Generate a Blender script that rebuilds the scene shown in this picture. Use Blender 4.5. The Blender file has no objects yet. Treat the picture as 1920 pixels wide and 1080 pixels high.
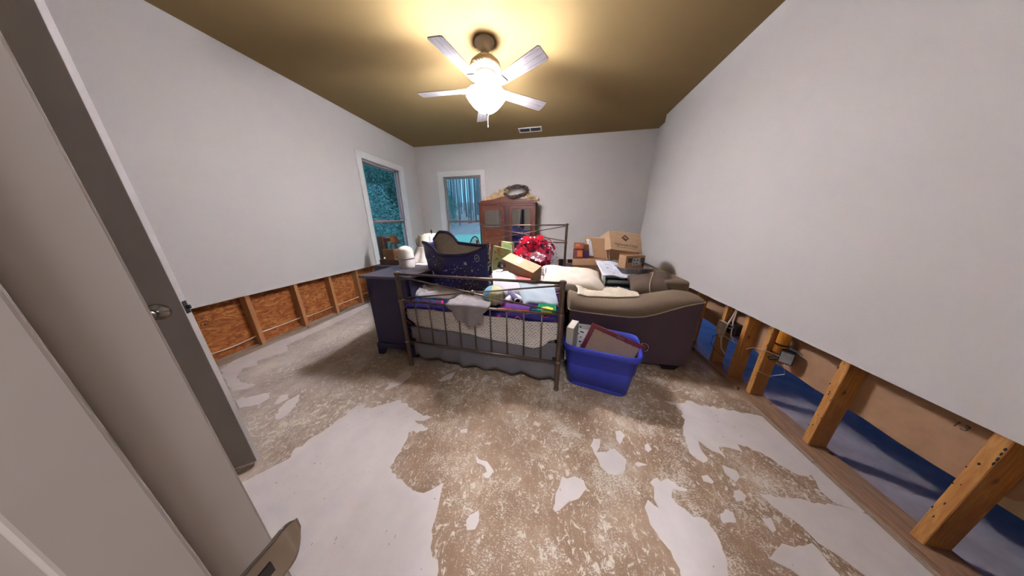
import bpy, bmesh, math, random
from mathutils import Vector, Matrix, noise
sc = bpy.context.scene
COL = sc.collection
PI = math.pi
R = math.radians

# ---------------------------------------------------------------- camera, world, lights, exposure
cd = bpy.data.cameras.new('camera'); cam = bpy.data.objects.new('camera', cd); COL.objects.link(cam)
cd.sensor_width = 36.0; cd.lens = 401.01*36/1920; cd.clip_start = 0.01; cd.clip_end = 200
ax = ((0.982955, 0.183734, -0.006402), (-0.04699, 0.284752, 0.957449), (-0.177739, 0.940828, -0.288532))
cam.matrix_world = Matrix(((ax[0][0], ax[1][0], -ax[2][0], 0), (ax[0][1], ax[1][1], -ax[2][1], 0),
                           (ax[0][2], ax[1][2], -ax[2][2], 1.32), (0, 0, 0, 1)))
sc.camera = cam
w = bpy.data.worlds.new('dusk_sky'); sc.world = w; w.use_nodes = True
wb = w.node_tree.nodes['Background']; wb.inputs[0].default_value = (0.18, 0.49, 0.78, 1); wb.inputs[1].default_value = 1.7
sc.view_settings.view_transform = 'Standard'; sc.view_settings.look = 'None'
sc.view_settings.gamma = 1; sc.view_settings.use_curve_mapping = False
sc.view_settings.exposure = 0.0
BOWL = 268.0      # glow of the fan's glass bowl
BULB = 120.0      # watts of each bulb inside it
HALL = 60.0      # watts of the hall ceiling light behind the camera
NEXT = 18.0      # watts of the lamp standing in for daylight in the neighbouring room
def light(name, kind, loc, energy, color, size=0.1, rot=(0, 0, 0), size_y=None):
    l = bpy.data.lights.new(name, kind); l.energy = energy; l.color = color
    if kind == 'AREA':
        l.size = size
        if size_y: l.shape = 'RECTANGLE'; l.size_y = size_y
    else: l.shadow_soft_size = size
    o = bpy.data.objects.new(name, l); o.location = loc; o.rotation_euler = rot; COL.objects.link(o); return o
FX, FY = -0.72, 2.50                                   # fan axis
light('hall_ceiling_light', 'AREA', (0.1, -0.9, 2.9), HALL, (.86, .90, 1), 0.5)
light('neighbour_daylight_stand_in', 'AREA', (2.7, 4.8, 1.7), NEXT, (0.11, 0.31, 1.0), 1.2, (R(-35), 0, 0), 1.2).data.spread = R(110)  # added lamp before a solid wall, in place of window daylight
for i, (dx, dy) in enumerate(((.075, .03), (-.075, -.03))):
    light('fan_bulb_light', 'POINT', (FX+dx, FY+dy, 2.485), BULB, (.88, .90, 1), .03)

# ---------------------------------------------------------------- materials
def lin(c):
    return tuple(((v/255)/12.92 if v/255 <= .04045 else ((v/255+.055)/1.055)**2.4) for v in c)+(1,)
def base_mat(name):
    m = bpy.data.materials.new(name); m.use_nodes = True
    nt = m.node_tree; b = nt.nodes['Principled BSDF']; return m, nt, b
def N(nt, t, **k):
    n = nt.nodes.new(t)
    for a, v in k.items():
        if a.startswith('i_'):
            key = a[2:]; key = int(key) if key.isdigit() else key
            n.inputs[key].default_value = v
        else: setattr(n, a, v)
    return n
def coords(nt, scale=(1, 1, 1), rot=(0, 0, 0), kind='Object'):
    t = N(nt, 'ShaderNodeTexCoord'); mp = N(nt, 'ShaderNodeMapping')
    mp.inputs['Scale'].default_value = scale; mp.inputs['Rotation'].default_value = rot
    nt.links.new(t.outputs[kind], mp.inputs[0]); return mp.outputs[0]
def ramp(nt, fac, stops, interp='LINEAR'):
    r = N(nt, 'ShaderNodeValToRGB'); r.color_ramp.interpolation = interp
    e = r.color_ramp.elements
    while len(e) < len(stops): e.new(.5)
    for el, (p, c) in zip(e, stops): el.position = p; el.color = c
    nt.links.new(fac, r.inputs[0]); return r.outputs[0]
def mixc(nt, fac, a, b):
    m = N(nt, 'ShaderNodeMix', data_type='RGBA')
    for s, v in ((0, fac), (6, a), (7, b)):
        if hasattr(v, 'links'): nt.links.new(v, m.inputs[s])
        else: m.inputs[s].default_value = v
    return m.outputs[2]
def noi(nt, co, scale, detail=4, rough=.55, dist=0):
    n = N(nt, 'ShaderNodeTexNoise'); n.inputs['Scale'].default_value = scale; n.inputs['Detail'].default_value = detail
    n.inputs['Roughness'].default_value = rough; n.inputs['Distortion'].default_value = dist
    nt.links.new(co, n.inputs['Vector']); return n.outputs['Fac']
def bump(nt, b, h, strength=.3, dist=.01):
    bm_ = N(nt, 'ShaderNodeBump'); bm_.inputs['Strength'].default_value = strength; bm_.inputs['Distance'].default_value = dist
    nt.links.new(h, bm_.inputs['Height']); nt.links.new(bm_.outputs[0], b.inputs['Normal'])
def plain(name, c, rough=.6, metal=0, var=.12, nscale=20, bmp=0, scale=(1, 1, 1), spec=None):
    m, nt, b = base_mat(name); col = lin(c)
    co = coords(nt, scale); f = noi(nt, co, nscale, 3)
    d = tuple(max(0, v*(1-var)) for v in col[:3])+(1,); l = tuple(min(1, v*(1+var)) for v in col[:3])+(1,)
    nt.links.new(ramp(nt, f, [(.3, d), (.7, l)]), b.inputs['Base Color'])
    b.inputs['Roughness'].default_value = rough; b.inputs['Metallic'].default_value = metal
    if spec is not None: b.inputs['Specular IOR Level'].default_value = spec
    if bmp: bump(nt, b, f, bmp)
    return m
def fabric(name, c, var=.15, nscale=250, bmp=.3, rough=.9):
    m, nt, b = base_mat(name); col = lin(c); co = coords(nt)
    f = noi(nt, co, nscale, 2); g = noi(nt, co, 6, 3)
    d = tuple(v*(1-var) for v in col[:3])+(1,); l = tuple(min(1, v*(1+var)) for v in col[:3])+(1,)
    c1 = ramp(nt, f, [(.3, d), (.7, l)])
    c2 = mixc(nt, ramp(nt, g, [(.35, (0, 0, 0, 1)), (.75, (.35, .35, .35, 1))]), c1, d)
    nt.links.new(c2, b.inputs['Base Color']); b.inputs['Roughness'].default_value = rough
    b.inputs['Specular IOR Level'].default_value = .15
    bump(nt, b, f, bmp, .003); return m
def wood(name, c1, c2, scale=(3, 3, 30), rough=.55, knots=True, axis_rot=(0, 0, 0)):
    m, nt, b = base_mat(name); co = coords(nt, scale, axis_rot)
    f = noi(nt, co, 6, 5, .6, 1.2)
    c = ramp(nt, f, [(.3, lin(c1)), (.7, lin(c2))])
    if knots:
        co2 = coords(nt, (1, 1, .6)); v = N(nt, 'ShaderNodeTexVoronoi'); v.inputs['Scale'].default_value = 9
        nt.links.new(co2, v.inputs['Vector'])
        k = ramp(nt, v.outputs['Distance'], [(.06, (1, 1, 1, 1)), (.13, (0, 0, 0, 1))])
        c = mixc(nt, k, c, lin(tuple(x*.45 for x in c1)))
    nt.links.new(c, b.inputs['Base Color']); b.inputs['Roughness'].default_value = rough
    bump(nt, b, f, .15, .004); return m

M = {}
M['wall'] = plain('wall_paint', (213, 206, 200), .75, var=.015, nscale=3, spec=.2)
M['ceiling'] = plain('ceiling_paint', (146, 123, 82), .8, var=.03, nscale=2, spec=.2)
M['trim'] = plain('white_trim_paint', (230, 226, 222), .5, var=.02)
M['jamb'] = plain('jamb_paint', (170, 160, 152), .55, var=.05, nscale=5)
M['door'] = plain('door_paint', (188, 180, 174), .5, var=.03, nscale=4)
M['stud'] = wood('stud_pine', (190, 122, 62), (216, 160, 92), (14, 14, 1.3))
M['oldstud'] = wood('weathered_stud', (176, 118, 74), (202, 146, 96), (14, 14, 1.3))
M['plate'] = wood('sole_plate_wood', (128, 92, 70), (176, 140, 108), (14, 1.0, 14))
M['plateg'] = wood('dusty_sole_plate', (140, 120, 100), (172, 152, 132), (14, 1.0, 14))
M['paper'] = plain('drywall_back_paper', (176, 138, 104), .9, var=.08, nscale=14)
M['metal'] = plain('bronze_metal', (120, 104, 92), .38, .75, .12, 40)
M['chrome'] = plain('satin_nickel', (176, 172, 166), .25, 1, .03)
M['darkmetal'] = plain('dark_metal', (60, 58, 62), .45, .7)
M['black'] = plain('black_plastic', (26, 24, 32), .5)
M['white'] = plain('white_plastic', (226, 224, 220), .4, var=.03)
M['wire'] = plain('cable_white', (224, 214, 200), .5, var=.03)
M['winframe'] = plain('taupe_window_frame', (156, 136, 132), .5, var=.04)
def osb():
    m, nt, b = base_mat('osb_board'); co = coords(nt, (1, 1, 1)); 
    d = noi(nt, co, 7, 3); 
    v = N(nt, 'ShaderNodeTexVoronoi'); v.inputs['Scale'].default_value = 60; v.inputs['Randomness'].default_value = 1
    mp = coords(nt, (1, .45, 1.0), (R(35), 0, 0)); nz = N(nt, 'ShaderNodeTexNoise'); nz.inputs['Scale'].default_value = 12
    nt.links.new(mp, nz.inputs['Vector'])
    add = N(nt, 'ShaderNodeVectorMath', operation='MULTIPLY_ADD'); add.inputs[1].default_value = (.12,)*3
    nt.links.new(nz.outputs['Color'], add.inputs[0]); nt.links.new(mp, add.inputs[2]); nt.links.new(add.outputs[0], v.inputs['Vector'])
    s = N(nt, 'ShaderNodeSeparateColor'); nt.links.new(v.outputs['Color'], s.inputs[0])
    c = ramp(nt, s.outputs[0], [(0, lin((150, 84, 38))), (.35, lin((172, 100, 48))), (.7, lin((188, 116, 58))), (1, lin((208, 142, 80)))])
    c = mixc(nt, ramp(nt, d, [(.4, (0, 0, 0, 1)), (.75, (.35, .35, .35, 1))]), c, lin((112, 56, 24)))
    nt.links.new(c, b.inputs['Base Color']); b.inputs['Roughness'].default_value = .8; bump(nt, b, s.outputs[0], .2, .004); return m
M['osb'] = osb()
def floor_mat():
    m, nt, b = base_mat('stripped_subfloor'); co = coords(nt)
    big = noi(nt, co, .9, 4, .6); mid = noi(nt, co, 3.2, 5, .65)
    base = ramp(nt, mid, [(.26, lin((130, 104, 82))), (.5, lin((160, 133, 108))), (.74, lin((192, 168, 143)))])
    sep = N(nt, 'ShaderNodeSeparateXYZ'); nt.links.new(co, sep.inputs[0])
    mr = N(nt, 'ShaderNodeMapRange'); mr.inputs['From Min'].default_value = -2.6; mr.inputs['From Max'].default_value = -.7
    nt.links.new(sep.outputs['X'], mr.inputs['Value'])
    grey = ramp(nt, mid, [(.3, lin((166, 150, 140))), (.7, lin((206, 194, 184)))])
    base = mixc(nt, mr.outputs[0], grey, base)
    rust = ramp(nt, noi(nt, co, 2.1, 3), [(.60, (0, 0, 0, 1)), (.75, (.6, .6, .6, 1))])
    base = mixc(nt, rust, base, lin((150, 104, 78)))
    # streaky scraps of backing paper left by the scraper
    f1 = noi(nt, coords(nt, (1, 1, 1), (0, 0, R(-25))), 26, 6, .7, .8)
    f2 = noi(nt, coords(nt, (2.6, 1, 1), (0, 0, R(30))), 30, 5, .7, 1.4)
    dens = noi(nt, co, 1.7, 3)
    a = N(nt, 'ShaderNodeMath', operation='MULTIPLY_ADD'); a.inputs[1].default_value = .38; nt.links.new(dens, a.inputs[0]); nt.links.new(f1, a.inputs[2])
    m1 = ramp(nt, a.outputs[0], [(.772, (0, 0, 0, 1)), (.80, (1, 1, 1, 1))])
    a2 = N(nt, 'ShaderNodeMath', operation='MULTIPLY_ADD'); a2.inputs[1].default_value = .34; nt.links.new(big, a2.inputs[0]); nt.links.new(f2, a2.inputs[2])
    m2 = ramp(nt, a2.outputs[0], [(.765, (0, 0, 0, 1)), (.795, (1, 1, 1, 1))])
    mx = N(nt, 'ShaderNodeMath', operation='MAXIMUM'); nt.links.new(m1, mx.inputs[0]); nt.links.new(m2, mx.inputs[1])
    # scraper scratches
    f3 = noi(nt, coords(nt, (22, .7, 1), (0, 0, R(24))), 9, 3, .6)
    m3 = ramp(nt, f3, [(.66, (0, 0, 0, 1)), (.72, (.45, .45, .45, 1))])
    f4 = noi(nt, coords(nt, (1, 2.2, 1), (0, 0, R(20))), 95, 4, .75, .6); hz_ = noi(nt, co, 5, 4, .7)
    a4 = N(nt, 'ShaderNodeMath', operation='MULTIPLY_ADD'); a4.inputs[1].default_value = .5; nt.links.new(hz_, a4.inputs[0]); nt.links.new(f4, a4.inputs[2])
    d4 = N(nt, 'ShaderNodeMath', operation='MULTIPLY_ADD'); d4.inputs[1].default_value = .55; nt.links.new(noi(nt, coords(nt, (1.6, 1, 1), (0, 0, R(-20))), 2.4, 4, .6), d4.inputs[0]); nt.links.new(a4.outputs[0], d4.inputs[2])
    m4 = ramp(nt, d4.outputs[0], [(1.0, (0, 0, 0, 1)), (1.0, (0, 0, 0, 1))])
    mr4 = N(nt, 'ShaderNodeMapRange'); mr4.inputs['From Min'].default_value = 1.08; mr4.inputs['From Max'].default_value = 1.15; mr4.inputs['To Max'].default_value = .85; nt.links.new(d4.outputs[0], mr4.inputs['Value']); m4 = mr4.outputs[0]
    m5 = ramp(nt, hz_, [(.55, (0, 0, 0, 1)), (.85, (.4, .4, .4, 1))])
    c = mixc(nt, m5, base, lin((216, 204, 190)))
    c = mixc(nt, m3, c, lin((214, 198, 180)))
    c = mixc(nt, m4, c, lin((224, 212, 194)))
    c = mixc(nt, mx.outputs[0], c, lin((218, 206, 188)))
    nt.links.new(c, b.inputs['Base Color']); b.inputs['Roughness'].default_value = .75; b.inputs['Specular IOR Level'].default_value = .25
    bump(nt, b, mx.outputs[0], .3, .004); return m
M['floor'] = floor_mat()
M['patch'] = plain('torn_vinyl_backing', (220, 209, 203), .7, var=.05, nscale=9)
M['slab'] = plain('neighbour_floor', (160, 148, 152), .7, var=.25, nscale=5)
def glass(name='window_glass', tint=(1, 1, 1, 1), gl=.02):
    m, nt, b = base_mat(name); nt.nodes.remove(b)
    t = N(nt, 'ShaderNodeBsdfTransparent'); t.inputs[0].default_value = tint
    g = N(nt, 'ShaderNodeBsdfGlossy'); g.inputs['Roughness'].default_value = .02
    x = N(nt, 'ShaderNodeMixShader'); x.inputs[0].default_value = gl
    nt.links.new(t.outputs[0], x.inputs[1]); nt.links.new(g.outputs[0], x.inputs[2])
    nt.links.new(x.outputs[0], nt.nodes['Material Output'].inputs[0]); return m
M['glass'] = glass()
M['jar'] = glass('jar_glass', (.80, .78, .80, 1), .18)
M['clear'] = glass('clear_plastic', (.9, .9, .94, 1), .18)
def mirror():
    m, nt, b = base_mat('mirror'); b.inputs['Metallic'].default_value = 1; b.inputs['Roughness'].default_value = .03
    b.inputs['Base Color'].default_value = (.94, .95, .92, 1); return m
M['mirror'] = mirror()

# ---------------------------------------------------------------- building helpers
def BM(): return bmesh.new()
def obj(name, bm, mat, parent=None, smooth=False, world=False, mods=()):
    me = bpy.data.meshes.new(name)
    bmesh.ops.recalc_face_normals(bm, faces=bm.faces)
    if world and parent is not None:
        bm.transform(parent.matrix_basis.inverted())
    bm.to_mesh(me); bm.free()
    for m in (mat if isinstance(mat, (list, tuple)) else [mat]): me.materials.append(M[m] if isinstance(m, str) else m)
    if smooth:
        for p in me.polygons: p.use_smooth = True
    o = bpy.data.objects.new(name, me); COL.objects.link(o)
    if parent is not None: o.parent = parent
    for k in mods:
        md = o.modifiers.new(k[0].lower(), k[0])
        for a, v in k[1].items(): setattr(md, a, v)
    return o
def tag(o, label, cat, group=None, kind=None):
    if label: o['label'] = label
    if cat: o['category'] = cat
    if group: o['group'] = group
    if kind: o['kind'] = kind
    return o
def thing(name, label, cat, loc=(0, 0, 0), rot=(0, 0, 0), group=None, kind=None):
    o = bpy.data.objects.new(name, None); o.empty_display_size = .05; COL.objects.link(o)
    o.location = loc; o.rotation_euler = rot if isinstance(rot, tuple) else (0, 0, rot)
    o.matrix_basis = Matrix.LocRotScale(Vector(loc), o.rotation_euler, None)
    return tag(o, label, cat, group, kind)
def bev(bm, faces_verts, w, seg=2):
    es = list({e for v in faces_verts for e in v.link_edges})
    bmesh.ops.bevel(bm, geom=es, offset=w, segments=seg, affect='EDGES', profile=.5)
def box(bm, x0, x1, y0, y1, z0, z1, b=0, seg=2, mi=0):
    r = bmesh.ops.create_cube(bm, size=1)
    for v in r['verts']:
        v.co = Vector((x0+(v.co.x+.5)*(x1-x0), y0+(v.co.y+.5)*(y1-y0), z0+(v.co.z+.5)*(z1-z0)))
    if mi:
        for f in {f for v in r['verts'] for f in v.link_faces}: f.material_index = mi
    if b: bev(bm, r['verts'], b, seg)
    return bm
def hexa(bm, p, b=0):
    """box from 8 points: bottom 4 (ccw), top 4"""
    vs = [bm.verts.new(q) for q in p]
    for f in ((0, 3, 2, 1), (4, 5, 6, 7), (0, 1, 5, 4), (1, 2, 6, 5), (2, 3, 7, 6), (3, 0, 4, 7)): bm.faces.new([vs[i] for i in f])
    if b: bev(bm, vs, b, 2)
    return bm
def para(bm, o, a, b_, c, bv=0):
    o, a, b_, c = map(Vector, (o, a, b_, c))
    return hexa(bm, [o, o+a, o+a+b_, o+b_, o+c, o+a+c, o+a+b_+c, o+b_+c], bv)
def tube(bm, pts, r, n=8, close=False, caps=True):
    pts = [Vector(p) for p in pts]; rings = []
    up = Vector((0, 0, 1))
    for i, p in enumerate(pts):
        a = pts[i-1] if (i or close) else p; c = pts[(i+1) % len(pts)] if (i < len(pts)-1 or close) else p
        t = (c-a).normalized()
        s = t.cross(up)
        if s.length < .05: s = t.cross(Vector((1, 0, 0)))
        s.normalize(); q = s.cross(t).normalized()
        rr = r[i] if isinstance(r, (list, tuple)) else r
        rings.append([bm.verts.new(p+s*math.cos(2*PI*k/n)*rr+q*math.sin(2*PI*k/n)*rr) for k in range(n)])
    m = len(rings)
    for i in range(m if close else m-1):
        A, B = rings[i], rings[(i+1) % m]
        for k in range(n): bm.faces.new((A[k], A[(k+1) % n], B[(k+1) % n], B[k]))
    if caps and not close: bm.faces.new(rings[0][::-1]); bm.faces.new(rings[-1])
    return bm
def lathe(bm, prof, n=24, cx=0, cy=0, closed=False):
    """prof: list of (r, z)"""
    rings = []
    for r, z in prof:
        if r < 1e-5: rings.append([bm.verts.new((cx, cy, z))])
        else: rings.append([bm.verts.new((cx+r*math.cos(2*PI*k/n), cy+r*math.sin(2*PI*k/n), z)) for k in range(n)])
    for A, B in zip(rings, rings[1:]):
        for k in range(n):
            j = (k+1) % n
            if len(A) == 1 and len(B) == 1: continue
            if len(A) == 1: bm.faces.new((A[0], B[j], B[k]))
            elif len(B) == 1: bm.faces.new((A[k], A[j], B[0]))
            else: bm.faces.new((A[k], A[j], B[j], B[k]))
    if not closed:
        for r in (rings[0], rings[-1]):
            if len(r) > 1: bm.faces.new(r)
    return bm
def grid(bm, f, nu, nv, mi=0):
    vs = [[bm.verts.new(f(i/nu, j/nv)) for j in range(nv+1)] for i in range(nu+1)]
    for i in range(nu):
        for j in range(nv):
            fc = bm.faces.new((vs[i][j], vs[i+1][j], vs[i+1][j+1], vs[i][j+1])); fc.material_index = mi
    return vs
SOL = lambda t, off=-1: ('SOLIDIFY', {'thickness': t, 'offset': off})
SUB = ('SUBSURF', {'levels': 1, 'render_levels': 1})
def nz(x, y, z, s=1.0): return noise.noise(Vector((x*s, y*s, z*s)))
def pillow(bm, a, b, t, seed=0, wr=.012, n=20, e=4, pinch=.06):
    """a closed cushion lying in the local xy plane, half sizes a, b, half thickness t"""
    for sgn in (1, -1):
        def f(u, v):
            x, y = 2*u-1, 2*v-1
            h = max(0, (1-abs(x)**e)*(1-abs(y)**e))**.5
            px = x*a*(1-pinch*(1-y*y)); py = y*b*(1-pinch*(1-x*x))
            return Vector((px, py, sgn*t*h+(nz(px*9, py*9, seed+sgn)*wr*h)))
        grid(bm, f, n, n)
    bmesh.ops.remove_doubles(bm, verts=bm.verts, dist=.0008); return bm
def heap(bm, cx, cy, rx, ry, z0, h, seed=0, rough=.25, nr=16, na=64, folds=5, rot=0):
    """a crumpled heap of cloth with a flat underside"""
    rings = []; c, s = math.cos(rot), math.sin(rot)
    da = seed*1.7
    def hh(x, y, t):
        wx, wy = x+.03*nz(x*8, y*8, seed), y+.03*nz(x*8, y*8, seed+9)
        f1 = 1-abs(math.sin((wx*math.cos(da)+wy*math.sin(da))*19+seed))
        f2 = 1-abs(math.sin((wx*math.cos(da+1.1)+wy*math.sin(da+1.1))*13+2*seed))
        base = h*(1-t**2.6)**.7*(.72+.28*nz(x*6, y*6, seed+3))
        return base+(1-t**5)*h*rough*(.55*f1*f1+.6*f2*f2*f2-.25+.25*nz(x*30, y*30, seed))
    for i in range(1, nr+1):
        t = i/nr; ring = []
        for k in range(na):
            a = 2*PI*k/na
            rad = t*(1+.30*nz(math.cos(a)*2, math.sin(a)*2, seed)+.05*math.sin(folds*2*a+seed)*t)
            x, y = rx*rad*math.cos(a), ry*rad*math.sin(a)
            ring.append(bm.verts.new((cx+x*c-y*s, cy+x*s+y*c, z0+max(.004, hh(x, y, t)) if t < 1 else z0)))
        rings.append(ring)
    ctr = bm.verts.new((cx, cy, z0+hh(0, 0, 0)))
    for k in range(na): bm.faces.new((ctr, rings[0][k], rings[0][(k+1) % na]))
    for i in range(nr-1):
        for k in range(na): bm.faces.new((rings[i][k], rings[i+1][k], rings[i+1][(k+1) % na], rings[i][(k+1) % na]))
    bm.faces.new(rings[-1]); return bm
def prism(bm, poly, o, ax_, ay, az):
    """2-D outline poly extruded: point = o + x*ax + y*ay, depth az"""
    o, ax_, ay, az = map(Vector, (o, ax_, ay, az))
    A = [bm.verts.new(o+ax_*x+ay*y) for x, y in poly]; B = [bm.verts.new(o+ax_*x+ay*y+az) for x, y in poly]
    n = len(poly); bm.faces.new(A); bm.faces.new(B[::-1])
    for i in range(n): bm.faces.new((A[i], A[(i+1) % n], B[(i+1) % n], B[i]))
    return bm
def text(name, body, size, mat, o, ax_, ay, parent, shear=0, ext=.0006, space=1, align='CENTER', scale_x=1):
    """flat lettering: o centre, ax_ reading direction, ay up (world)"""
    cu = bpy.data.curves.new(name, 'FONT'); cu.body = body; cu.size = size; cu.shear = shear; cu.extrude = ext
    cu.align_x = align; cu.align_y = 'CENTER'; cu.space_character = space; cu.resolution_u = 3
    t = bpy.data.objects.new('tmp', cu); COL.objects.link(t)
    dg = bpy.context.evaluated_depsgraph_get(); dg.update()
    me = bpy.data.meshes.new_from_object(t.evaluated_get(dg)); bpy.data.objects.remove(t)
    ax_ = Vector(ax_).normalized(); ay = Vector(ay); ay = (ay-ax_*ay.dot(ax_)).normalized(); nn = ax_.cross(ay)
    mt = Matrix(((ax_.x*scale_x, ay.x, nn.x, o[0]), (ax_.y*scale_x, ay.y, nn.y, o[1]), (ax_.z*scale_x, ay.z, nn.z, o[2]), (0, 0, 0, 1)))
    if parent is not None: mt = parent.matrix_basis.inverted() @ mt
    me.transform(mt); me.name = name; me.materials.clear(); me.materials.append(M[mat] if isinstance(mat, str) else mat)
    ob = bpy.data.objects.new(name, me); COL.objects.link(ob); ob.parent = parent; return ob
def copies(src, parent, offs):
    for d in offs:
        c = src.copy(); COL.objects.link(c); c.parent = parent; c.location = d

# ---------------------------------------------------------------- the setting
XL, YB, ZC = -3.133, 4.96, 2.957
CUT = .612
def structure(name, bm, mat, parent=None, **k):
    o = obj(name, bm, mat, parent, **k); o['kind'] = 'structure'; return o
fl = structure('floor', box(BM(), -3.5, 1.66, -1.6, 5.2, -.06, 0), 'floor')
b = BM(); box(b, 1.66, 4.6, -1.6, 5.0, -.06, 0)
structure('floor', b, 'slab')
PATCHES = [
[(-1.736,0.309),(-1.658,0.389),(-1.605,0.468),(-1.570,0.523),(-1.535,0.568),(-1.493,0.623),(-1.470,0.666),(-1.498,0.695),(-1.462,0.805),(-1.430,0.883),(-1.419,1.008),(-1.405,1.071),(-1.288,1.050),(-1.228,1.097),(-1.142,1.161),(-1.027,1.134),(-0.884,1.079),(-0.786,1.071),(-0.814,1.042),(-0.892,1.020),(-0.767,0.988),(-0.768,0.966),(-0.876,0.932),(-0.856,0.875),(-0.850,0.802),(-0.851,0.729),(-0.768,0.680),(-0.669,0.656),(-0.590,0.649),(-0.547,0.679),(-0.514,0.712),(-0.497,0.649),(-0.485,0.589),(-0.475,0.528),(-0.450,0.477),(-0.386,0.428),(-0.365,0.361),(-0.391,0.259),(-0.689,0.187),(-0.875,0.152)],
[(-3.064,1.192),(-3.205,1.424),(-3.161,1.639),(-3.089,2.002),(-3.139,2.500),(-3.160,3.005),(-2.988,2.849),(-2.954,2.436),(-2.932,1.959),(-2.949,1.648),(-2.812,1.567),(-2.821,1.492),(-2.893,1.365),(-2.798,1.299),(-2.882,1.244),(-2.875,1.170),(-2.971,1.153)],
[(-2.405,0.934),(-2.230,1.049),(-2.155,0.989),(-2.157,0.930),(-2.264,0.879)],
[(-2.051,0.955),(-2.103,1.040),(-2.060,1.058),(-2.007,1.015),(-2.018,0.964)],
[(-1.870,0.851),(-1.951,0.921),(-1.984,1.000),(-1.972,1.074),(-1.899,1.015),(-1.843,0.923),(-1.838,0.864)],
[(-1.320,1.235),(-1.330,1.352),(-1.304,1.477),(-1.245,1.496),(-1.207,1.412),(-1.228,1.321),(-1.295,1.239)],
[(-0.933,1.423),(-0.895,1.495),(-0.829,1.561),(-0.836,1.453),(-0.908,1.410)],
[(-2.958,1.139),(-2.973,1.253),(-2.875,1.240),(-2.775,1.145),(-2.633,1.093),(-2.466,1.094),(-2.470,1.039),(-2.562,1.000)],
[(-0.389,0.874),(-0.365,0.856),(-0.316,0.854),(-0.293,0.836),(-0.263,0.811),(-0.280,0.771),(-0.301,0.770),(-0.318,0.786),(-0.299,0.799),(-0.319,0.826),(-0.369,0.833)],
[(-0.335,0.588),(-0.323,0.608),(-0.288,0.633),(-0.276,0.598),(-0.284,0.566),(-0.318,0.557)],
[(-0.550,1.013),(-0.507,1.028),(-0.497,1.001),(-0.542,0.993)],
[(0.062,0.704),(0.076,0.771),(0.097,0.810),(0.109,0.854),(0.134,0.845),(0.177,0.867),(0.223,0.856),(0.232,0.817),(0.188,0.767),(0.138,0.746),(0.090,0.702),(0.071,0.695)],
[(0.289,1.058),(0.315,1.107),(0.357,1.109),(0.341,1.055),(0.317,1.020),(0.375,1.031),(0.428,1.064),(0.479,1.010),(0.456,0.947),(0.400,0.912),(0.359,0.910),(0.325,0.944),(0.312,0.991)],
[(0.464,1.183),(0.498,1.196),(0.519,1.165),(0.465,1.096),(0.457,1.133)],
[(0.619,1.118),(0.642,1.134),(0.650,1.099),(0.620,1.075),(0.609,1.091)],
[(0.583,0.927),(0.613,0.942),(0.620,0.924),(0.661,0.941),(0.695,0.933),(0.701,0.916),(0.744,0.911),(0.733,0.898),(0.669,0.897),(0.646,0.859),(0.658,0.829),(0.707,0.793),(0.761,0.789),(0.773,0.745),(0.763,0.694),(0.747,0.647),(0.728,0.608),(0.684,0.533),(0.554,0.489),(0.554,0.586),(0.544,0.654),(0.496,0.727),(0.499,0.792),(0.525,0.824),(0.562,0.796),(0.555,0.834)],
[(0.899,1.519),(0.993,1.517),(1.107,1.557),(1.143,1.525),(1.305,1.518),(1.508,1.495),(1.545,1.453),(1.541,1.273),(1.454,1.115),(1.375,1.086),(1.311,1.162),(1.273,1.200),(1.184,1.233),(1.180,1.183),(1.105,1.194),(1.062,1.192),(1.050,1.125),(0.987,1.172),(0.961,1.212),(0.947,1.177),(0.941,1.094),(0.904,1.066),(0.860,1.113),(0.878,1.190),(0.904,1.263),(0.975,1.415),(0.968,1.494)],
[(1.087,0.955),(1.220,0.956),(1.400,0.963),(1.514,0.947),(1.529,0.904),(1.539,0.838),(1.520,0.759),(1.484,0.706),(1.257,0.632),(1.258,0.711),(1.224,0.755),(1.178,0.791),(1.165,0.845),(1.122,0.891)],
[(0.928,0.701),(1.024,0.763),(1.065,0.757),(1.151,0.786),(1.156,0.768),(1.158,0.698),(1.114,0.629),(1.058,0.643),(0.985,0.682)],
[(1.002,1.073),(1.060,1.053),(1.052,1.022),(1.013,0.991),(0.988,1.030)],
[(0.851,0.990),(0.886,1.001),(0.900,0.971),(0.884,0.959),(0.847,0.966)],
[(0.972,0.944),(1.000,0.953),(1.019,0.931),(0.995,0.911),(0.951,0.895),(0.955,0.920)],
[(0.824,0.808),(0.874,0.853),(0.899,0.843),(0.885,0.805),(0.825,0.790)],
[(1.013,0.842),(1.057,0.854),(1.041,0.807),(1.018,0.796)],
[(0.515,0.989),(0.541,1.005),(0.590,0.998),(0.531,0.977)],
[(1.631,1.542),(1.583,1.380),(1.537,1.183),(1.513,1.042),(1.525,0.957),(1.490,0.955),(1.415,0.979),(1.404,1.022),(1.438,1.098),(1.392,1.157),(1.327,1.207),(1.362,1.310)],]
def jag(poly, seed, step=.022, amp=.010):
    rnd = random.Random(seed); out = []
    for i, (x, y) in enumerate(poly):
        x2, y2 = poly[(i+1) % len(poly)]; L = math.hypot(x2-x, y2-y); n = max(1, min(24, int(L/step)))
        for k in range(n):
            t = k/n; a = amp*min(1, L/.12) if k else amp*.2
            out.append((x+(x2-x)*t+rnd.uniform(-a, a), y+(y2-y)*t+rnd.uniform(-a, a)))
    return out
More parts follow.
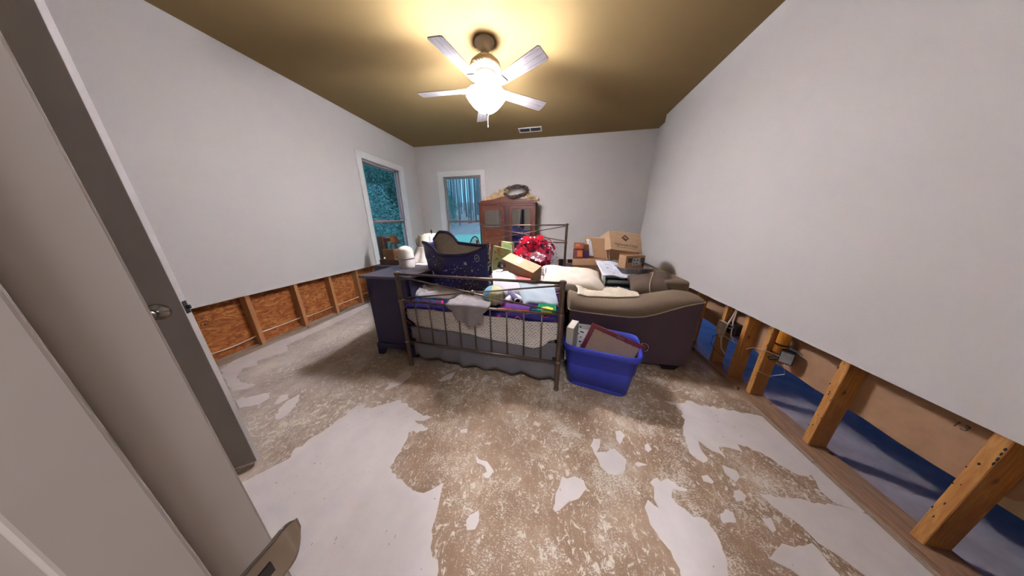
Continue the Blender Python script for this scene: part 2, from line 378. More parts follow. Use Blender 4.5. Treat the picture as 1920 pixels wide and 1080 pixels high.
for i, p in enumerate(PATCHES):
    big = len(p) > 24
    q = jag(p, i, amp=.013 if big else .007)
    b = BM(); vs = [b.verts.new((x, y, .0004)) for x, y in q]
    f = b.faces.new(vs); r = bmesh.ops.extrude_face_region(b, geom=[f])
    for v in r['geom']:
        if isinstance(v, bmesh.types.BMVert): v.co.z += .0016+.00022*(i % 5)
    bmesh.ops.triangulate(b, faces=[f for f in b.faces if len(f.verts) > 4])
    obj('vinyl_patch', b, 'patch', fl)
rnd = random.Random(5)
b = BM()                                             # crumbs and splinters left on the floor
for k in range(170):
    x, y = rnd.uniform(-1.5, 1.3), rnd.uniform(.35, 1.5); a = rnd.uniform(0, PI); L = rnd.uniform(.003, .012)
    tube(b, [(x, y, .0045), (x+L*math.cos(a), y+L*math.sin(a), .005)], rnd.uniform(.0006, .0014), 4)
tag(obj('floor_debris', b, 'plate'), 'small brown splinters and crumbs scattered over the stripped floor', 'debris', kind='stuff')

structure('ceiling', box(BM(), -3.3, 1.9, -1.6, 5.1, ZC, ZC+.06), 'ceiling')

def wall_pieces(spec, mat): # boxes
    b = BM()
    for s in spec: box(b, *s)
    return b
# left wall: drywall with the window opening, cut off two feet above the floor
wl = structure('wall_left', wall_pieces([(XL-.0127, XL, -1.6, 3.416, CUT, ZC), (XL-.0127, XL, 4.346, 4.97, CUT, ZC), (XL-.0127, XL, 3.416, 4.346, 2.356, ZC)], 'wall'), 'wall')
SX = XL-.012
stud_b = box(BM(), -.089, 0, -.038, 0, .038, 2.9, .002, 1)
st0 = obj('stud', stud_b, 'oldstud', wl); st0.location = (SX, 1.60, 0)
copies(st0, wl, [(SX, y, 0) for y in (.28, .72, 1.16, 2.05, 2.485, 2.93, 3.37, 4.42, 4.84)])
for y0, y1 in ((-.2, 1.22), (1.222, 2.44), (2.442, 3.40), (4.36, 5.0)):
    obj('sheathing_panel', box(BM(), SX-.102, SX-.089, y0, y1, 0, ZC), 'osb', wl)
obj('sheathing_panel', box(BM(), SX-.102, SX-.089, 3.40, 4.36, 0, .46), 'osb', wl)
obj('sole_plate', box(BM(), SX-.089, SX+.004, .1, 4.95, 0, .038, .003), 'plateg', wl)
cab = BM()
for y0, y1, s in ((.76, 1.122, .02), (1.16, 1.562, .035), (1.60, 2.012, .012), (2.05, 2.447, .016), (2.485, 2.892, .008), (2.93, 3.33, .012)):
    tube(cab, [(SX-.05-.01*math.sin(PI*t), y0+(y1-y0)*t, .15+.012*math.sin(y0*9)-s*math.sin(PI*t)*.6) for t in [k/8 for k in range(9)]], .0055, 6)
obj('cable', cab, 'wire', wl)
prt = BM()                                            # dark stamped print on the first sheathing panel
rn = random.Random(9)
for k in range(46):
    y, z = 1.21+rn.random()*.12, .40+rn.random()*.085; box(prt, SX-.0895, SX-.0884, y, y+rn.uniform(.004, .014), z, z+rn.uniform(.002, .009))
for k in range(30):
    y, z = 2.53+rn.random()*.09, .47+rn.random()*.07; box(prt, SX-.0895, SX-.0884, y, y+rn.uniform(.004, .014), z, z+rn.uniform(.002, .008))
obj('stamped_print', prt, 'black', wl)
# back wall
WX0, WX1, WZ1 = -2.51, -1.618, 2.338
wk = structure('wall_back', wall_pieces([(XL, WX0, YB, YB+.0127, .54, ZC), (WX1, 1.80, YB, YB+.0127, .54, ZC), (WX0, WX1, YB, YB+.0127, WZ1, ZC)], 'wall'), 'wall')
bst = obj('stud', box(BM(), -.019, .019, 0, .089, .038, 2.9, .002, 1), 'oldstud', wk); bst.location = (-.95, YB+.013, 0)
copies(bst, wk, [(x, YB+.013, 0) for x in (-2.6, -1.5, -.55, -.15, .14, .33, .66, 1.06, 1.46)])
for x0, x1 in ((XL, WX0), (WX1, -.4), (-.398, .82), (.822, 1.9)):
    obj('sheathing_panel', box(BM(), x0, x1, YB+.103, YB+.115, 0, ZC), 'black', wk)
obj('sole_plate', box(BM(), XL, 1.8, YB+.009, YB+.102, 0, .038, .003), 'plate', wk)
# right wall: leans a little, open stud bays below the cut
b = BM()
hexa(b, [(1.547, -1.6, CUT), (1.560, -1.6, CUT), (1.560, 4.42, CUT), (1.547, 4.42, CUT), (1.678, -1.6, ZC), (1.691, -1.6, ZC), (1.691, 4.42, ZC), (1.678, 4.42, ZC)])
hexa(b, [(1.786, 4.42, CUT), (1.799, 4.42, CUT), (1.799, 4.97, CUT), (1.786, 4.97, CUT), (1.786, 4.42, ZC), (1.799, 4.42, ZC), (1.799, 4.97, ZC), (1.786, 4.97, ZC)])
hexa(b, [(1.547, 4.407, CUT), (1.799, 4.407, CUT), (1.799, 4.42, CUT), (1.547, 4.42, CUT), (1.678, 4.407, ZC), (1.799, 4.407, ZC), (1.799, 4.42, ZC), (1.678, 4.42, ZC)])
wr = structure('wall_right', b, 'wall')
RX = 1.560
rs = obj('stud', box(BM(), 0, .089, -.037, 0, .038, CUT+.06, .0025, 1), 'stud', wr); rs.location = (RX, .877, 0)
copies(rs, wr, [(RX, y, 0) for y in (.45, 1.301, 1.710, 1.905, 2.130, 2.520, 2.92, 3.33, 3.74, 4.15, -.1)])
obj('sole_plate', box(BM(), 1.530, 1.655, -.3, 4.40, 0, .038, .004), 'plate', wr)
b = BM(); box(b, 1.512, 1.530, -.3, 4.40, 0, .012, .002)
obj('tack_strip', b, 'plateg', wr)
nails = BM(); rn = random.Random(3)                  # burn marks, knots and nail heads along the stud edges
for y in (.877, 1.301, 1.710):
    for k in range(12):
        z = rn.uniform(.15, .60); yy = y-rn.choice((.001, .002, .034, .033, .016)); a_, c_ = rn.uniform(.0015, .004), rn.uniform(.003, .010)
        s_ = bmesh.ops.create_icosphere(nails, subdivisions=1, radius=1)
        for v in s_['verts']: v.co = Vector((RX+v.co.x*.0012, yy+v.co.y*a_, z+v.co.z*c_))
obj('burn_mark', nails, 'black', wr)
# back of the neighbouring room's drywall
b = BM(); pts = [(-1.6, .325)]
rn = random.Random(12); y = -1.55
while y < 4.38: pts.append((y, .322+rn.uniform(-.004, .004))); y += .11
pts += [(4.4, .32), (4.4, .95), (-1.6, .95)]
prism(b, pts, (1.650, 0, 0), (0, 1, 0), (0, 0, 1), (.0127, 0, 0))
nbw = obj('drywall_back', b, 'paper', wr)
text('pencil_mark', '13', .04, plain('pencil_grey', (104, 80, 68), .8), (1.6485, .985, .527), (0, -1, 0), (0, 0, 1), wr, ext=.0004, shear=.2)
b = BM(); prism(b, [(.855, .322), (.76, .325), (.70, .40), (.78, .395), (.80, .405), (.82, .375), (.845, .36)], (1.6492, 0, 0), (0, 1, 0), (0, 0, 1), (-.001, 0, 0))
obj('torn_paper', b, plain('torn_paper_face', (206, 186, 150), .9), wr)
# neighbouring room shell; its window opening is walled up to shut out sky light
b = BM()
box(b, 4.6, 4.65, -1.6, 5.0, 0, ZC); box(b, 1.68, 4.65, -1.65, -1.6, 0, ZC); box(b, 1.80, 2.3, 5.0, 5.05, 0, ZC); box(b, 4.1, 4.6, 5.0, 5.05, 0, ZC)
box(b, 2.3, 4.1, 5.0, 5.05, 0, ZC); box(b, 1.90, 4.65, -1.65, 5.05, ZC, ZC+.05)
structure('wall_neighbour', b, 'wall')
structure('baseboard_neighbour', box(BM(), 4.585, 4.6, -1.6, 5.0, 0, .12), 'trim')
# front wall with the doorway the camera stands in and the filled-in closet doorway behind the open door
FYr = .0986
b = BM()
for s in ((-3.133, -2.19, -.017, FYr, 0, ZC), (-2.19, -1.40, -.017, .0, 0, 2.06), (-1.40, -.318, -.017, FYr, 0, ZC), (-2.19, -1.40, -.017, FYr, 2.05, ZC), (-.318, .49, -.017, FYr, 2.06, ZC), (.49, 1.69, -.017, FYr, 0, ZC)): box(b, *s)  # unseen panel added across the closet doorway to brighten the mirror reflections
wf = structure('wall_front', b, 'wall')
b = BM()
box(b, -1.25, -1.2, -1.6, -.017, 0, ZC); box(b, 1.2, 1.25, -1.6, -.017, 0, ZC); box(b, -1.25, 1.25, -1.65, -1.6, 0, ZC)
structure('wall_hall', b, 'wall')
# door jamb of the doorway: lining, stop, strike plate
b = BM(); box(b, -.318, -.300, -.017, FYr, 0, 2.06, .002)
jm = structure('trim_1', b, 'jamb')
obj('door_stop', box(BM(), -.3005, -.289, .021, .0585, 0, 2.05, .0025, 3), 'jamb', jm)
b = BM()
def strike(u, v):
    z = .945+(v-.5)*.060*(1 if u < .62 else max(.12, math.cos((u-.62)/.38*PI/2))**.6)
    y = .066+u*.060
    x = -.2994 if y < .0986 else -.2994-.012*((y-.0986)/.027)**2
    return Vector((x, y, z))
grid(b, strike, 18, 10)
sp = obj('strike_plate', b, 'chrome', jm, True, mods=[SOL(.0016, 1)])
b = BM()
for z in (.925, .965): lathe(b, [(0, .0), (.004, .0), (.003, .0012), (0, .0014)], 10)
b.free()
b = BM(); box(b, -.2988, -.2984, .076, .090, .937, .953); obj('latch_hole', b, 'black', jm)
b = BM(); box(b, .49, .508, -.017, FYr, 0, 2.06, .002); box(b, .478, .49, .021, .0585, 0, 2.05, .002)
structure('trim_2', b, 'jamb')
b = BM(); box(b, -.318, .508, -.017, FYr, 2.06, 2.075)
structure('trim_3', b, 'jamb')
# the open closet door
P0 = Vector((-1.609, .603, 0)); Dd = Vector((-.7507, -.6606, 0)); Nd = Vector((.6606, -.7507, 0))
dr = thing('door_1', None, None, P0, math.atan2(Dd.y, Dd.x), kind='structure')
# local: x from the latch edge to the hinge, +y is Nd rotated: room side
obj('leaf', box(BM(), 0, .76, -.036, 0, .028, 2.03, .0015), 'door', dr)
b = BM(); 
rose = [(0, 0), (.036, 0), (.036, .003), (.031, .008), (.018, .012), (.013, .02), (.012, .034), (.019, .041), (.027, .052), (.027, .062), (.02, .069), (0, .071)]
def knob(sgn):
    b = BM(); lathe(b, rose, 28); b.transform(Matrix.Translation((.068, 0 if sgn > 0 else -.036, .965)) @ Matrix.Rotation(R(-90*sgn), 4, 'X'))
    return obj('knob', b, 'chrome', dr, True)
knob(1); knob(-1)
b = BM(); box(b, -.0015, .001, -.030, -.006, .938, .996, .0008, 1); box(b, -.013, 0, -.024, -.012, .958, .976, .003, 2)
obj('latch', b, 'darkmetal', dr)
b = BM()
for x0, x1, z0, z1 in ((-2.26, -2.19, 0, 2.12), (-1.40, -1.33, 0, 2.12), (-2.19, -1.40, 2.05, 2.12)): box(b, x0, x1, FYr, FYr+.015, z0, z1, .003)
structure('trim_4', b, 'trim')

# windows: local x across, y outwards, z up
def window(n, loc, rz, wd, z0, z1, cl, cr):
    t = thing('window_%d' % n, None, None, loc, rz, kind='structure')
    for nm, s in (('casing', (-cl, 0, -.016, .0, z0-.1, z1+.1)), ('casing', (wd, wd+cr, -.016, .0, z0-.1, z1+.1)), ('casing', (0, wd, -.016, .0, z1, z1+.1)),
                  ('casing', (0, wd, -.016, 0, z0-.1, z0))):
        obj(nm, box(BM(), *s, .003), 'trim', t)
    for s in ((-.012, 0, 0, .115, z0, z1), (wd, wd+.012, 0, .115, z0, z1), (-.012, wd+.012, 0, .115, z1, z1+.012)):
        obj('jamb_lining', box(BM(), *s), 'trim', t)
    obj('sill', box(BM(), -.02, wd+.02, -.03, .115, z0-.02, z0, .004), 'trim', t)
    zm = 1.372; f = .042
    for nm, y0, za, zb, top in (('upper_sash', .078, zm-.02, z1, True), ('lower_sash', .045, z0, zm+.028, False)):
        b = BM(); box(b, 0, f, y0, y0+.03, za, zb, .003); box(b, wd-f, wd, y0, y0+.03, za, zb, .003)
        box(b, f, wd-f, y0, y0+.03, zb-f, zb, .003); box(b, f, wd-f, y0, y0+.03, za, za+f*(.8 if top else 1.3), .003)
        s = obj(nm, b, 'winframe', t)
        obj('pane', box(BM(), f-.004, wd-f+.004, y0+.013, y0+.017, za+.02, zb-.02), 'glass', s)
    b = BM(); box(b, 0, .03, .03, .078, zm+.03, z1, .002); box(b, wd-.03, wd, .03, .078, zm+.03, z1, .002); box(b, .03, wd-.03, .03, .078, z1-.03, z1, .002)
    obj('frame', b, 'winframe', t)
    return t
window(1, (XL, 3.416, 0), R(90), .93, .50, 2.356, .10, .11)
window(2, (WX0, YB, 0), 0, WX1-WX0, .50, WZ1, .12, .10)

# ---------------------------------------------------------------- outdoors at dusk
def ground_mat(name, c1, c2, c3):
    m, nt, b = base_mat(name); co = coords(nt)
    f = noi(nt, co, 1.3, 6, .7); g = noi(nt, co, 14, 5, .7)
    c = mixc(nt, ramp(nt, f, [(.35, (0, 0, 0, 1)), (.65, (1, 1, 1, 1))]), lin(c1), lin(c2))
    c = mixc(nt, ramp(nt, g, [(.5, (0, 0, 0, 1)), (.7, (.7, .7, .7, 1))]), c, lin(c3))
    nt.links.new(c, b.inputs['Base Color']); b.inputs['Roughness'].default_value = .95; bump(nt, b, g, .6, .05); return m
M['lawn'] = ground_mat('lawn_grass', (196, 236, 204), (210, 244, 216), (160, 206, 170))
M['litter'] = ground_mat('leaf_litter', (250, 190, 190), (220, 180, 170), (170, 190, 150))
M['bark'] = plain('tree_bark', (150, 140, 138), .9, var=.3, nscale=8, scale=(6, 6, 1))
M['leaf'] = plain('foliage', (124, 146, 136), .7, var=.5, nscale=4)
M['leaf2'] = plain('dark_foliage', (84, 106, 98), .7, var=.5, nscale=4)
b = BM()
def gf(u, v):
    x, y = -24+u*30, 5.3+v*32
    h = max(0, y-10.5)*max(0, min(1, (.74+x/y)/.16)); z = -.32+.19*h+.10*nz(x, y, 1, .4)*min(1, h)
    return Vector((x, y, z))
grid(b, gf, 60, 64)
for f in b.faces:
    c = f.calc_center_median(); r = math.hypot(max(0, -c.x-3.3), max(0, c.y-5))
    f.material_index = 1 if r+1.2*nz(c.x, c.y, 3, .5) > 10.8 else 0
g = obj('lawn', b, ['lawn', 'litter'], None, True); g['kind'] = 'structure'
b = BM()
def gf2(u, v):
    x, y = -24+u*20.66, -3+v*8.3
    return Vector((x, y, -.32))
grid(b, gf2, 30, 12)
g = obj('lawn', b, 'lawn', None, True); g['kind'] = 'structure'
def gz_(x, y): return -.32+.19*max(0, y-10.5)*max(0, min(1, (.74+x/y)/.16))
rn = random.Random(21)
def trunk_bm(h, r, sd):
    b = BM(); tube(b, [(.12*nz(0, sd, k*.4), .12*nz(sd, 3, k*.4), -.2+h*k/6) for k in range(7)], [r*(1-.1*k) for k in range(7)], 7); return b
def leaves_bm(n, cx, cz, rx, rz, sd, s=.09):
    b = BM(); q = random.Random(sd)
    for k in range(n):
        th, ph, rr = q.uniform(0, 2*PI), math.acos(q.uniform(-1, 1)), q.random()**.4
        p = Vector((rx*rr*math.sin(ph)*math.cos(th), rx*rr*math.sin(ph)*math.sin(th), cz+rz*rr*math.cos(ph)))
        p += Vector((nz(p.x*2, p.y*2, p.z*2), nz(p.y*2, p.z*2, 3), 0))*.25
        a = Vector((q.uniform(-1, 1), q.uniform(-1, 1), q.uniform(-.6, .6))).normalized()*s*q.uniform(.6, 1.4)
        c = a.orthogonal().normalized()*a.length*.5
        b.faces.new([b.verts.new(p+v) for v in (-a, c, a, -c)])
    return b
protos = [(trunk_bm(13, .07, 1), None), (trunk_bm(14, .10, 2), None), (trunk_bm(12, .045, 5), None)]
pm = []
for i, (tb, _) in enumerate(protos):
    me = bpy.data.meshes.new('trunk'); tb.to_mesh(me); me.materials.append(M['bark']); pm.append(me)
lm = []
for i in range(3):
    lb = leaves_bm(6500, 0, 0, 1.5, 1.9, 40+i, .055); me = bpy.data.meshes.new('foliage'); lb.to_mesh(me); me.materials.append(M['leaf' if i != 1 else 'leaf2']); lm.append(me)
def tree(x, y, kind, fol=None, sc_=1, z=2.6, label='', group=''):
    t = thing('tree', label, 'tree', (x, y, gz_(x, y)), rn.uniform(0, 6), group)
    o = bpy.data.objects.new('trunk', pm[kind]); COL.objects.link(o); o.parent = t
    if fol is not None:
        o = bpy.data.objects.new('foliage', lm[fol]); COL.objects.link(o); o.parent = t; o.location = (0, 0, z); o.scale = (sc_, sc_, sc_)
# woods seen through the back window
for k in range(80):
    yy = rn.uniform(17.5, 32); s = -.26-.36*((k*.618) % 1); tree(s*yy, yy, rn.choice((0, 2, 2, 2, 1)), None, label='bare slender trunk in the woods beyond the back window', group='woods beyond the back window')
for x, y, f, s, z in ((-5.6, 10.6, 0, .55, 2.3), (-9.2, 17.2, 1, .8, 2.0), (-11.2, 20, 2, 1.0, 3.6)):
    tree(x, y, 2, f, s, z, 'leafy tree with low green branches at the left of the back window view', 'leafy trees beyond the back window')
# leafy trees beyond the left window
for k in range(14):
    d = 6.8+.62*k; x = -d-1.5; y = -x*(1.02+.40*((k*.618+.1) % 1)); tree(x, y, 0 if k % 2 else 2, k % 3, 1.0+.07*k, 1.1+2.6*((k*.382+.2) % 1)*(d/8), 'dense leafy tree filling the view of the left window', 'leafy trees beyond the left window')

# ---------------------------------------------------------------- ceiling fan
fan = thing('ceiling_fan', 'white five-blade ceiling fan with a lit glass bowl', 'fan', (FX, FY, 2.59))
M['fanwhite'] = plain('fan_white', (216, 206, 190), .5, var=.05, nscale=30)
def wicker():
    m, nt, b = base_mat('woven_fan_body'); co = coords(nt)
    wv = N(nt, 'ShaderNodeTexWave', wave_type='BANDS', bands_direction='DIAGONAL'); wv.inputs['Scale'].default_value = 26; wv.inputs['Distortion'].default_value = 1
    nt.links.new(co, wv.inputs['Vector'])
    nt.links.new(ramp(nt, wv.outputs['Fac'], [(.2, lin((150, 132, 104))), (.8, lin((206, 190, 160)))]), b.inputs['Base Color']); b.inputs['Roughness'].default_value = .7
    bump(nt, b, wv.outputs['Fac'], .4, .004); return m
M['wicker'] = wicker()
b = BM(); lathe(b, [(0, .367), (.092, .367), (.094, .352), (.080, .350), (.078, .336), (.062, .334), (.052, .310), (.034, .292), (0, .290)], 32); obj('canopy', b, 'fanwhite', fan, True)
b = BM(); lathe(b, [(0, .285), (.017, .285), (.017, .26), (.026, .252), (.026, .238), (.017, .232), (.017, .22), (0, .22)], 16); obj('downrod', b, 'fanwhite', fan, True)
b = BM(); lathe(b, [(0, .240), (.05, .240), (.105, .226), (.140, .195), (.150, .165), (.146, .135), (.132, .118), (0, .118)], 40); obj('motor_housing', b, 'wicker', fan, True)
b = BM(); lathe(b, [(0, .120), (.095, .120), (.108, .108), (.108, .062), (.092, .045), (.092, .025), (.102, .018), (.102, .0), (0, .0)], 36); obj('switch_housing', b, 'fanwhite', fan, True)
b = BM(); lathe(b, [(0, .003), (.060, .003), (.064, -.022), (.138, -.028), (.142, -.034), (.138, -.038), (0, -.038)], 28); obj('fitter_shade_pan', b, 'fanwhite', fan, True)  # fitter widened into an added pan that shades the motor housing and ceiling
def blade_mat():
    m, nt, b = base_mat('plank_print_blade'); co = coords(nt)
    sp = N(nt, 'ShaderNodeSeparateXYZ'); nt.links.new(co, sp.inputs[0])
    wv = N(nt, 'ShaderNodeMath', operation='PINGPONG'); wv.inputs[1].default_value = .0233
    ad = N(nt, 'ShaderNodeMath', operation='ADD'); ad.inputs[1].default_value = .07+.0233; nt.links.new(sp.outputs['Y'], ad.inputs[0]); nt.links.new(ad.outputs[0], wv.inputs[0])
    k = ramp(nt, wv.outputs[0], [(.0008, (1, 1, 1, 1)), (.0022, (0, 0, 0, 1))])
    f = noi(nt, coords(nt, (2, 26, 1)), 6, 4)
    c = ramp(nt, f, [(.3, lin((150, 144, 142))), (.65, lin((186, 180, 178)))])
    nt.links.new(mixc(nt, k, c, lin((120, 112, 116))), b.inputs['Base Color']); b.inputs['Roughness'].default_value = .5; return m
M['blade'] = blade_mat()
bl = []
outl = [(.20, -.052), (.40, -.062), (.64, -.070), (.680, -.071), (.694, -.058), (.695, 0), (.694, .058), (.680, .071), (.64, .070), (.40, .062), (.20, .052), (.186, .04), (.186, -.04)]
b = BM(); prism(b, outl, (0, 0, -.003), (1, 0, 0), (0, 1, 0), (0, 0, .006)); bev(b, list(b.verts), .0012, 1)
blade0 = obj('blade', b, ['blade'], fan)
b = BM(); tube(b, [(x, y, 0) for x, y in outl], .0035, 5, True); edge0 = obj('blade_edge', b, plain('blade_edge_brown', (110, 92, 78), .6), blade0)
b = BM(); prism(b, [(.085, -.022), (.13, -.020), (.17, -.042), (.26, -.044), (.262, .044), (.17, .042), (.13, .020), (.085, .022)], (0, 0, -.010), (1, 0, 0), (0, 1, 0), (0, 0, .006)); bev(b, list(b.verts), .0015, 1)
for x, y in ((.20, -.016), (.20, .016), (.225, -.016), (.225, .016)): box(b, x, x+.010, y-.005, y+.005, -.0125, -.009)
arm0 = obj('blade_arm', b, 'fanwhite', blade0)
b = BM(); box(b, .243, .252, -.034, .034, -.0122, -.0095); obj('arm_grille', b, 'darkmetal', blade0)
for k in range(5):
    a = R(-104.7+72*k)
    if k == 0: o = blade0
    else:
        o = blade0.copy(); COL.objects.link(o); o.parent = fan
        for ch in list(blade0.children):
            c = ch.copy(); COL.objects.link(c); c.parent = o
    o.rotation_euler = (Matrix.Rotation(a, 4, 'Z') @ Matrix.Rotation(R(-11), 4, 'X')).to_euler()
def bowl_mat():
    m, nt, b = base_mat('glowing_cut_glass'); co = coords(nt)
    v = N(nt, 'ShaderNodeTexVoronoi', feature='DISTANCE_TO_EDGE'); v.inputs['Scale'].default_value = 22; nt.links.new(co, v.inputs['Vector'])
    b.inputs['Base Color'].default_value = (.9, .9, .9, 1); b.inputs['Roughness'].default_value = .15
    s = N(nt, 'ShaderNodeMapRange'); s.inputs['From Max'].default_value = .25; s.inputs['To Min'].default_value = BOWL*.55; s.inputs['To Max'].default_value = BOWL*1.2
    nt.links.new(v.outputs['Distance'], s.inputs['Value']); nt.links.new(s.outputs[0], b.inputs['Emission Strength'])
    b.inputs['Emission Color'].default_value = (.88, .87, .98, 1); return m
M['bowl'] = bowl_mat()
b = BM(); n = 40; prof = [(.192, -.045), (.190, -.058), (.176, -.078), (.150, -.112), (.118, -.145), (.075, -.175), (.03, -.192), (0, -.195)]
rings = []
for i, (r, z) in enumerate(prof[:-1]):
    rings.append([b.verts.new((r*(1+(.035 if k % 2 else 0))*math.cos(2*PI*k/n), r*(1+(.035 if k % 2 else 0))*math.sin(2*PI*k/n), z)) for k in range(n)])
tip = b.verts.new((0, 0, -.195))
for A, B in zip(rings, rings[1:]):
    for k in range(n): b.faces.new((A[k], A[(k+1) % n], B[(k+1) % n], B[k]))
for k in range(n): b.faces.new((rings[-1][k], rings[-1][(k+1) % n], tip))
obj('glass_bowl', b, 'bowl', fan, False)
b = BM(); lathe(b, [(0, -.190), (.012, -.192), (.014, -.203), (.008, -.213), (0, -.216)], 14); obj('finial', b, 'chrome', fan, True)
b = BM(); tube(b, [(.02, -.01, -.2), (.014, -.02, -.26), (.014, -.02, -.31)], .0013, 5); lathe(b, [(0, -.305), (.004, -.31), (.004, -.325), (0, -.33)], 8, .014, -.02); obj('pull_chain', b, 'fanwhite', fan)

# ceiling vent
vt = thing('ceiling_vent', 'white rectangular ceiling vent with dark louvres near the back wall', 'vent', (-.50, 4.54, ZC))
b = BM(); box(b, -.21, .21, -.10, -.075, -.012, 0, .003); box(b, -.21, .21, .075, .10, -.012, 0, .003); box(b, -.21, -.185, -.075, .075, -.012, 0, .003); box(b, .185, .21, -.075, .075, -.012, 0, .003); box(b, -.012, .012, -.075, .075, -.011, 0)
obj('frame', b, 'trim', vt)
obj('backing', box(BM(), -.19, .19, -.08, .08, -.003, 0), 'black', vt)
s0 = obj('slat', para(BM(), (-.187, -.004, -.010), (.374, 0, 0), (0, .008, .004), (0, 0, .0012)), plain('vent_slat', (112, 108, 112), .5), vt)
copies(s0, vt, [(0, y, 0) for y in (-.062, -.046, -.03, -.015, .015, .03, .046, .062)]); s0.location = (0, 0, 0)

# things fixed in the right wall's open bays
ot = thing('outlet', 'white outlet plate on its stud with loose cables in the open right wall', 'outlet', (1.54, 2.07, .40))
b = BM(); box(b, -.012, .012, -.040, .040, -.067, .067, .004); obj('cover_plate', b, plain('outlet_ivory', (206, 190, 172), .5), ot)
for dz in (.03, -.03):
    b = BM(); lathe(b, [(0, 0), (.016, 0), (.016, .002), (0, .002)], 16); b.transform(Matrix.Translation((-.012, 0, dz)) @ Matrix.Rotation(R(-90), 4, 'Y')); obj('socket', b, 'trim', ot)
    b = BM(); box(b, -.0146, -.0135, -.008, -.005, dz-.002, dz+.008); box(b, -.0146, -.0135, .005, .008, dz-.002, dz+.008); obj('slots', b, 'black', ot)
b = BM(); box(b, .02, .07, -.115, -.02, -.02, .085, .006); obj('electrical_box', b, 'black', ot)
b = BM()
for dy, dz in ((-.09, .05), (-.06, .03), (-.085, .0), (-.055, .06)): lathe(b, [(0, dz), (.012, dz), (.012, dz+.012), (0, dz+.012)], 10, .018, dy)
obj('box_screws', b, 'chrome', ot)
b = BM()
tube(b, [(.03, -.055, .22), (.02, -.05, .14), (.005, -.035, .03), (.0, -.03, -.10), (.0, -.06, -.17), (.01, -.10, -.20)], .006, 7)
tube(b, [(.03, -.06, .2), (.018, -.07, .1), (.01, -.10, -.02), (.02, -.145, -.07)], .005, 7)
tube(b, [(.01, .0, -.09), (.0, -.05, -.05), (.01, -.13, -.055), (.03, -.16, -.06)], .0055, 7)
tube(b, [(.02, -.03, .03), (.0, -.02, -.02), (.005, .01, -.09)], .0045, 7)
obj('cable', b, 'wire', ot)
b = BM(); tube(b, [(.005, .02, -.07), (-.005, .06, -.12), (-.005, .06, -.19), (.0, .01, -.225), (.01, -.06, -.235), (.02, -.10, -.23)], .0022, 6); obj('thin_wire', b, 'black', ot)
cp = thing('conduit', 'orange plastic conduit end strapped to a stud of the right wall', 'pipe', (1.588, 1.622, .45))
b = BM(); lathe(b, [(0, 0), (.030, 0), (.030, .28), (0, .28)], 20); obj('pipe', b, plain('orange_plastic', (255, 166, 60), .45, var=.05), cp, True)
b = BM(); lathe(b, [(.031, .055), (.0325, .055), (.0325, .066), (.031, .066)], 20, closed=True); tube(b, [(-.0, -.032, .06), (.0, -.10, .055), (.01, -.15, .035)], .003, 5); tube(b, [(-.0, -.032, .062), (-.01, -.09, .07), (-.01, -.14, .065)], .0025, 5); obj('strap', b, 'black', cp)
jb = thing('junction_box', 'small metal junction box hanging with thin wires below the orange conduit', 'box', (1.585, 1.562, .445), R(42))
b = BM(); box(b, -.02, .035, -.034, .034, -.046, .046, .003); obj('body', b, 'darkmetal', jb)
b = BM(); box(b, -.0225, -.0185, -.028, .026, -.036, .038, .002); box(b, -.026, -.02, -.02, .0, -.02, .015, .002); obj('face', b, plain('grey_box_face', (150, 152, 156), .4, .2), jb)
b = BM(); tube(b, [(-.01, .03, -.03), (-.02, .065, -.045), (-.02, .075, -.035), (-.01, .06, -.02), (0, .03, .0)], .007, 7); obj('knockout_arm', b, 'darkmetal', jb)
b = BM(); tube(b, [(-.02, .03, .0), (-.05, .10, .02), (-.042, .15, .01), (-.04, .18, -.02)], .0028, 6); tube(b, [(-.015, .0, -.04), (-.03, -.02, -.11), (-.02, .04, -.17), (-.02, .10, -.16)], .0016, 6); obj('wires', b, 'wire', jb)

# ---------------------------------------------------------------- bed
BA = math.atan2(-.0573, .9984)
BO = (-1.304, 1.578, 0)
bed = thing('bed', 'bronze metal bed frame with crossed bars and thin spindles', 'bed', BO, BA)
BW, BL_ = 1.39, 2.0
def bedend(nm, y, zt, zm, zl, zs):
    for x in (0, BW):
        b = BM(); lathe(b, [(0, 0), (.021, 0), (.023, .006), (.021, .014), (.016, .02), (.0185, .032), (.0185, zt-.012), (.024, zt-.008), (.026, zt+.004), (.022, zt+.014), (.012, zt+.018), (0, zt+.018)], 18, x, y)
        for z in (zm, zl): lathe(b, [(.0185, z-.014), (.024, z-.010), (.024, z+.010), (.0185, z+.014)], 18, x, y)
        obj('post', b, 'metal', bed, True)
    for nm2, z, r in (('top_rail', zt-.006, .0105), ('middle_rail', zm, .0105), ('lower_rail', zl, .0095)):
        b = BM(); tube(b, [(.015, y, z), (BW-.015, y, z)], r, 10); obj(nm2, b, 'metal', bed, True)
    zc = (zt+zm)/2
    for s in (1, -1):
        b = BM(); tube(b, [(.02, y+.004*s, zc-s*(zt-zm-.05)/2), (BW/2, y+.010*s, zc), (BW-.02, y+.004*s, zc+s*(zt-zm-.05)/2)], .0068, 8); obj('cross_bar', b, 'metal', bed, True)
    b = BM(); lathe(b, [(0, -.016), (.017, -.016), (.021, -.008), (.021, .008), (.017, .016), (0, .016)], 16); b.transform(Matrix.Translation((BW/2, y, zc)) @ Matrix.Rotation(PI/2, 4, 'X')); obj('collar', b, 'metal', bed, True)
    for k in range(1, 10):
        b = BM(); x = BW*k/10; tube(b, [(x, y, zl), (x, y, zm)], .0062, 8); lathe(b, [(.0062, zl+.012), (.009, zl+.018), (.0062, zl+.024)], 8, x, y, True); obj('spindle', b, 'metal', bed, True)
bedend('foot', 0, .918, .668, .262, .26); bedend('head', BL_, 1.30, 1.03, .45, .45)
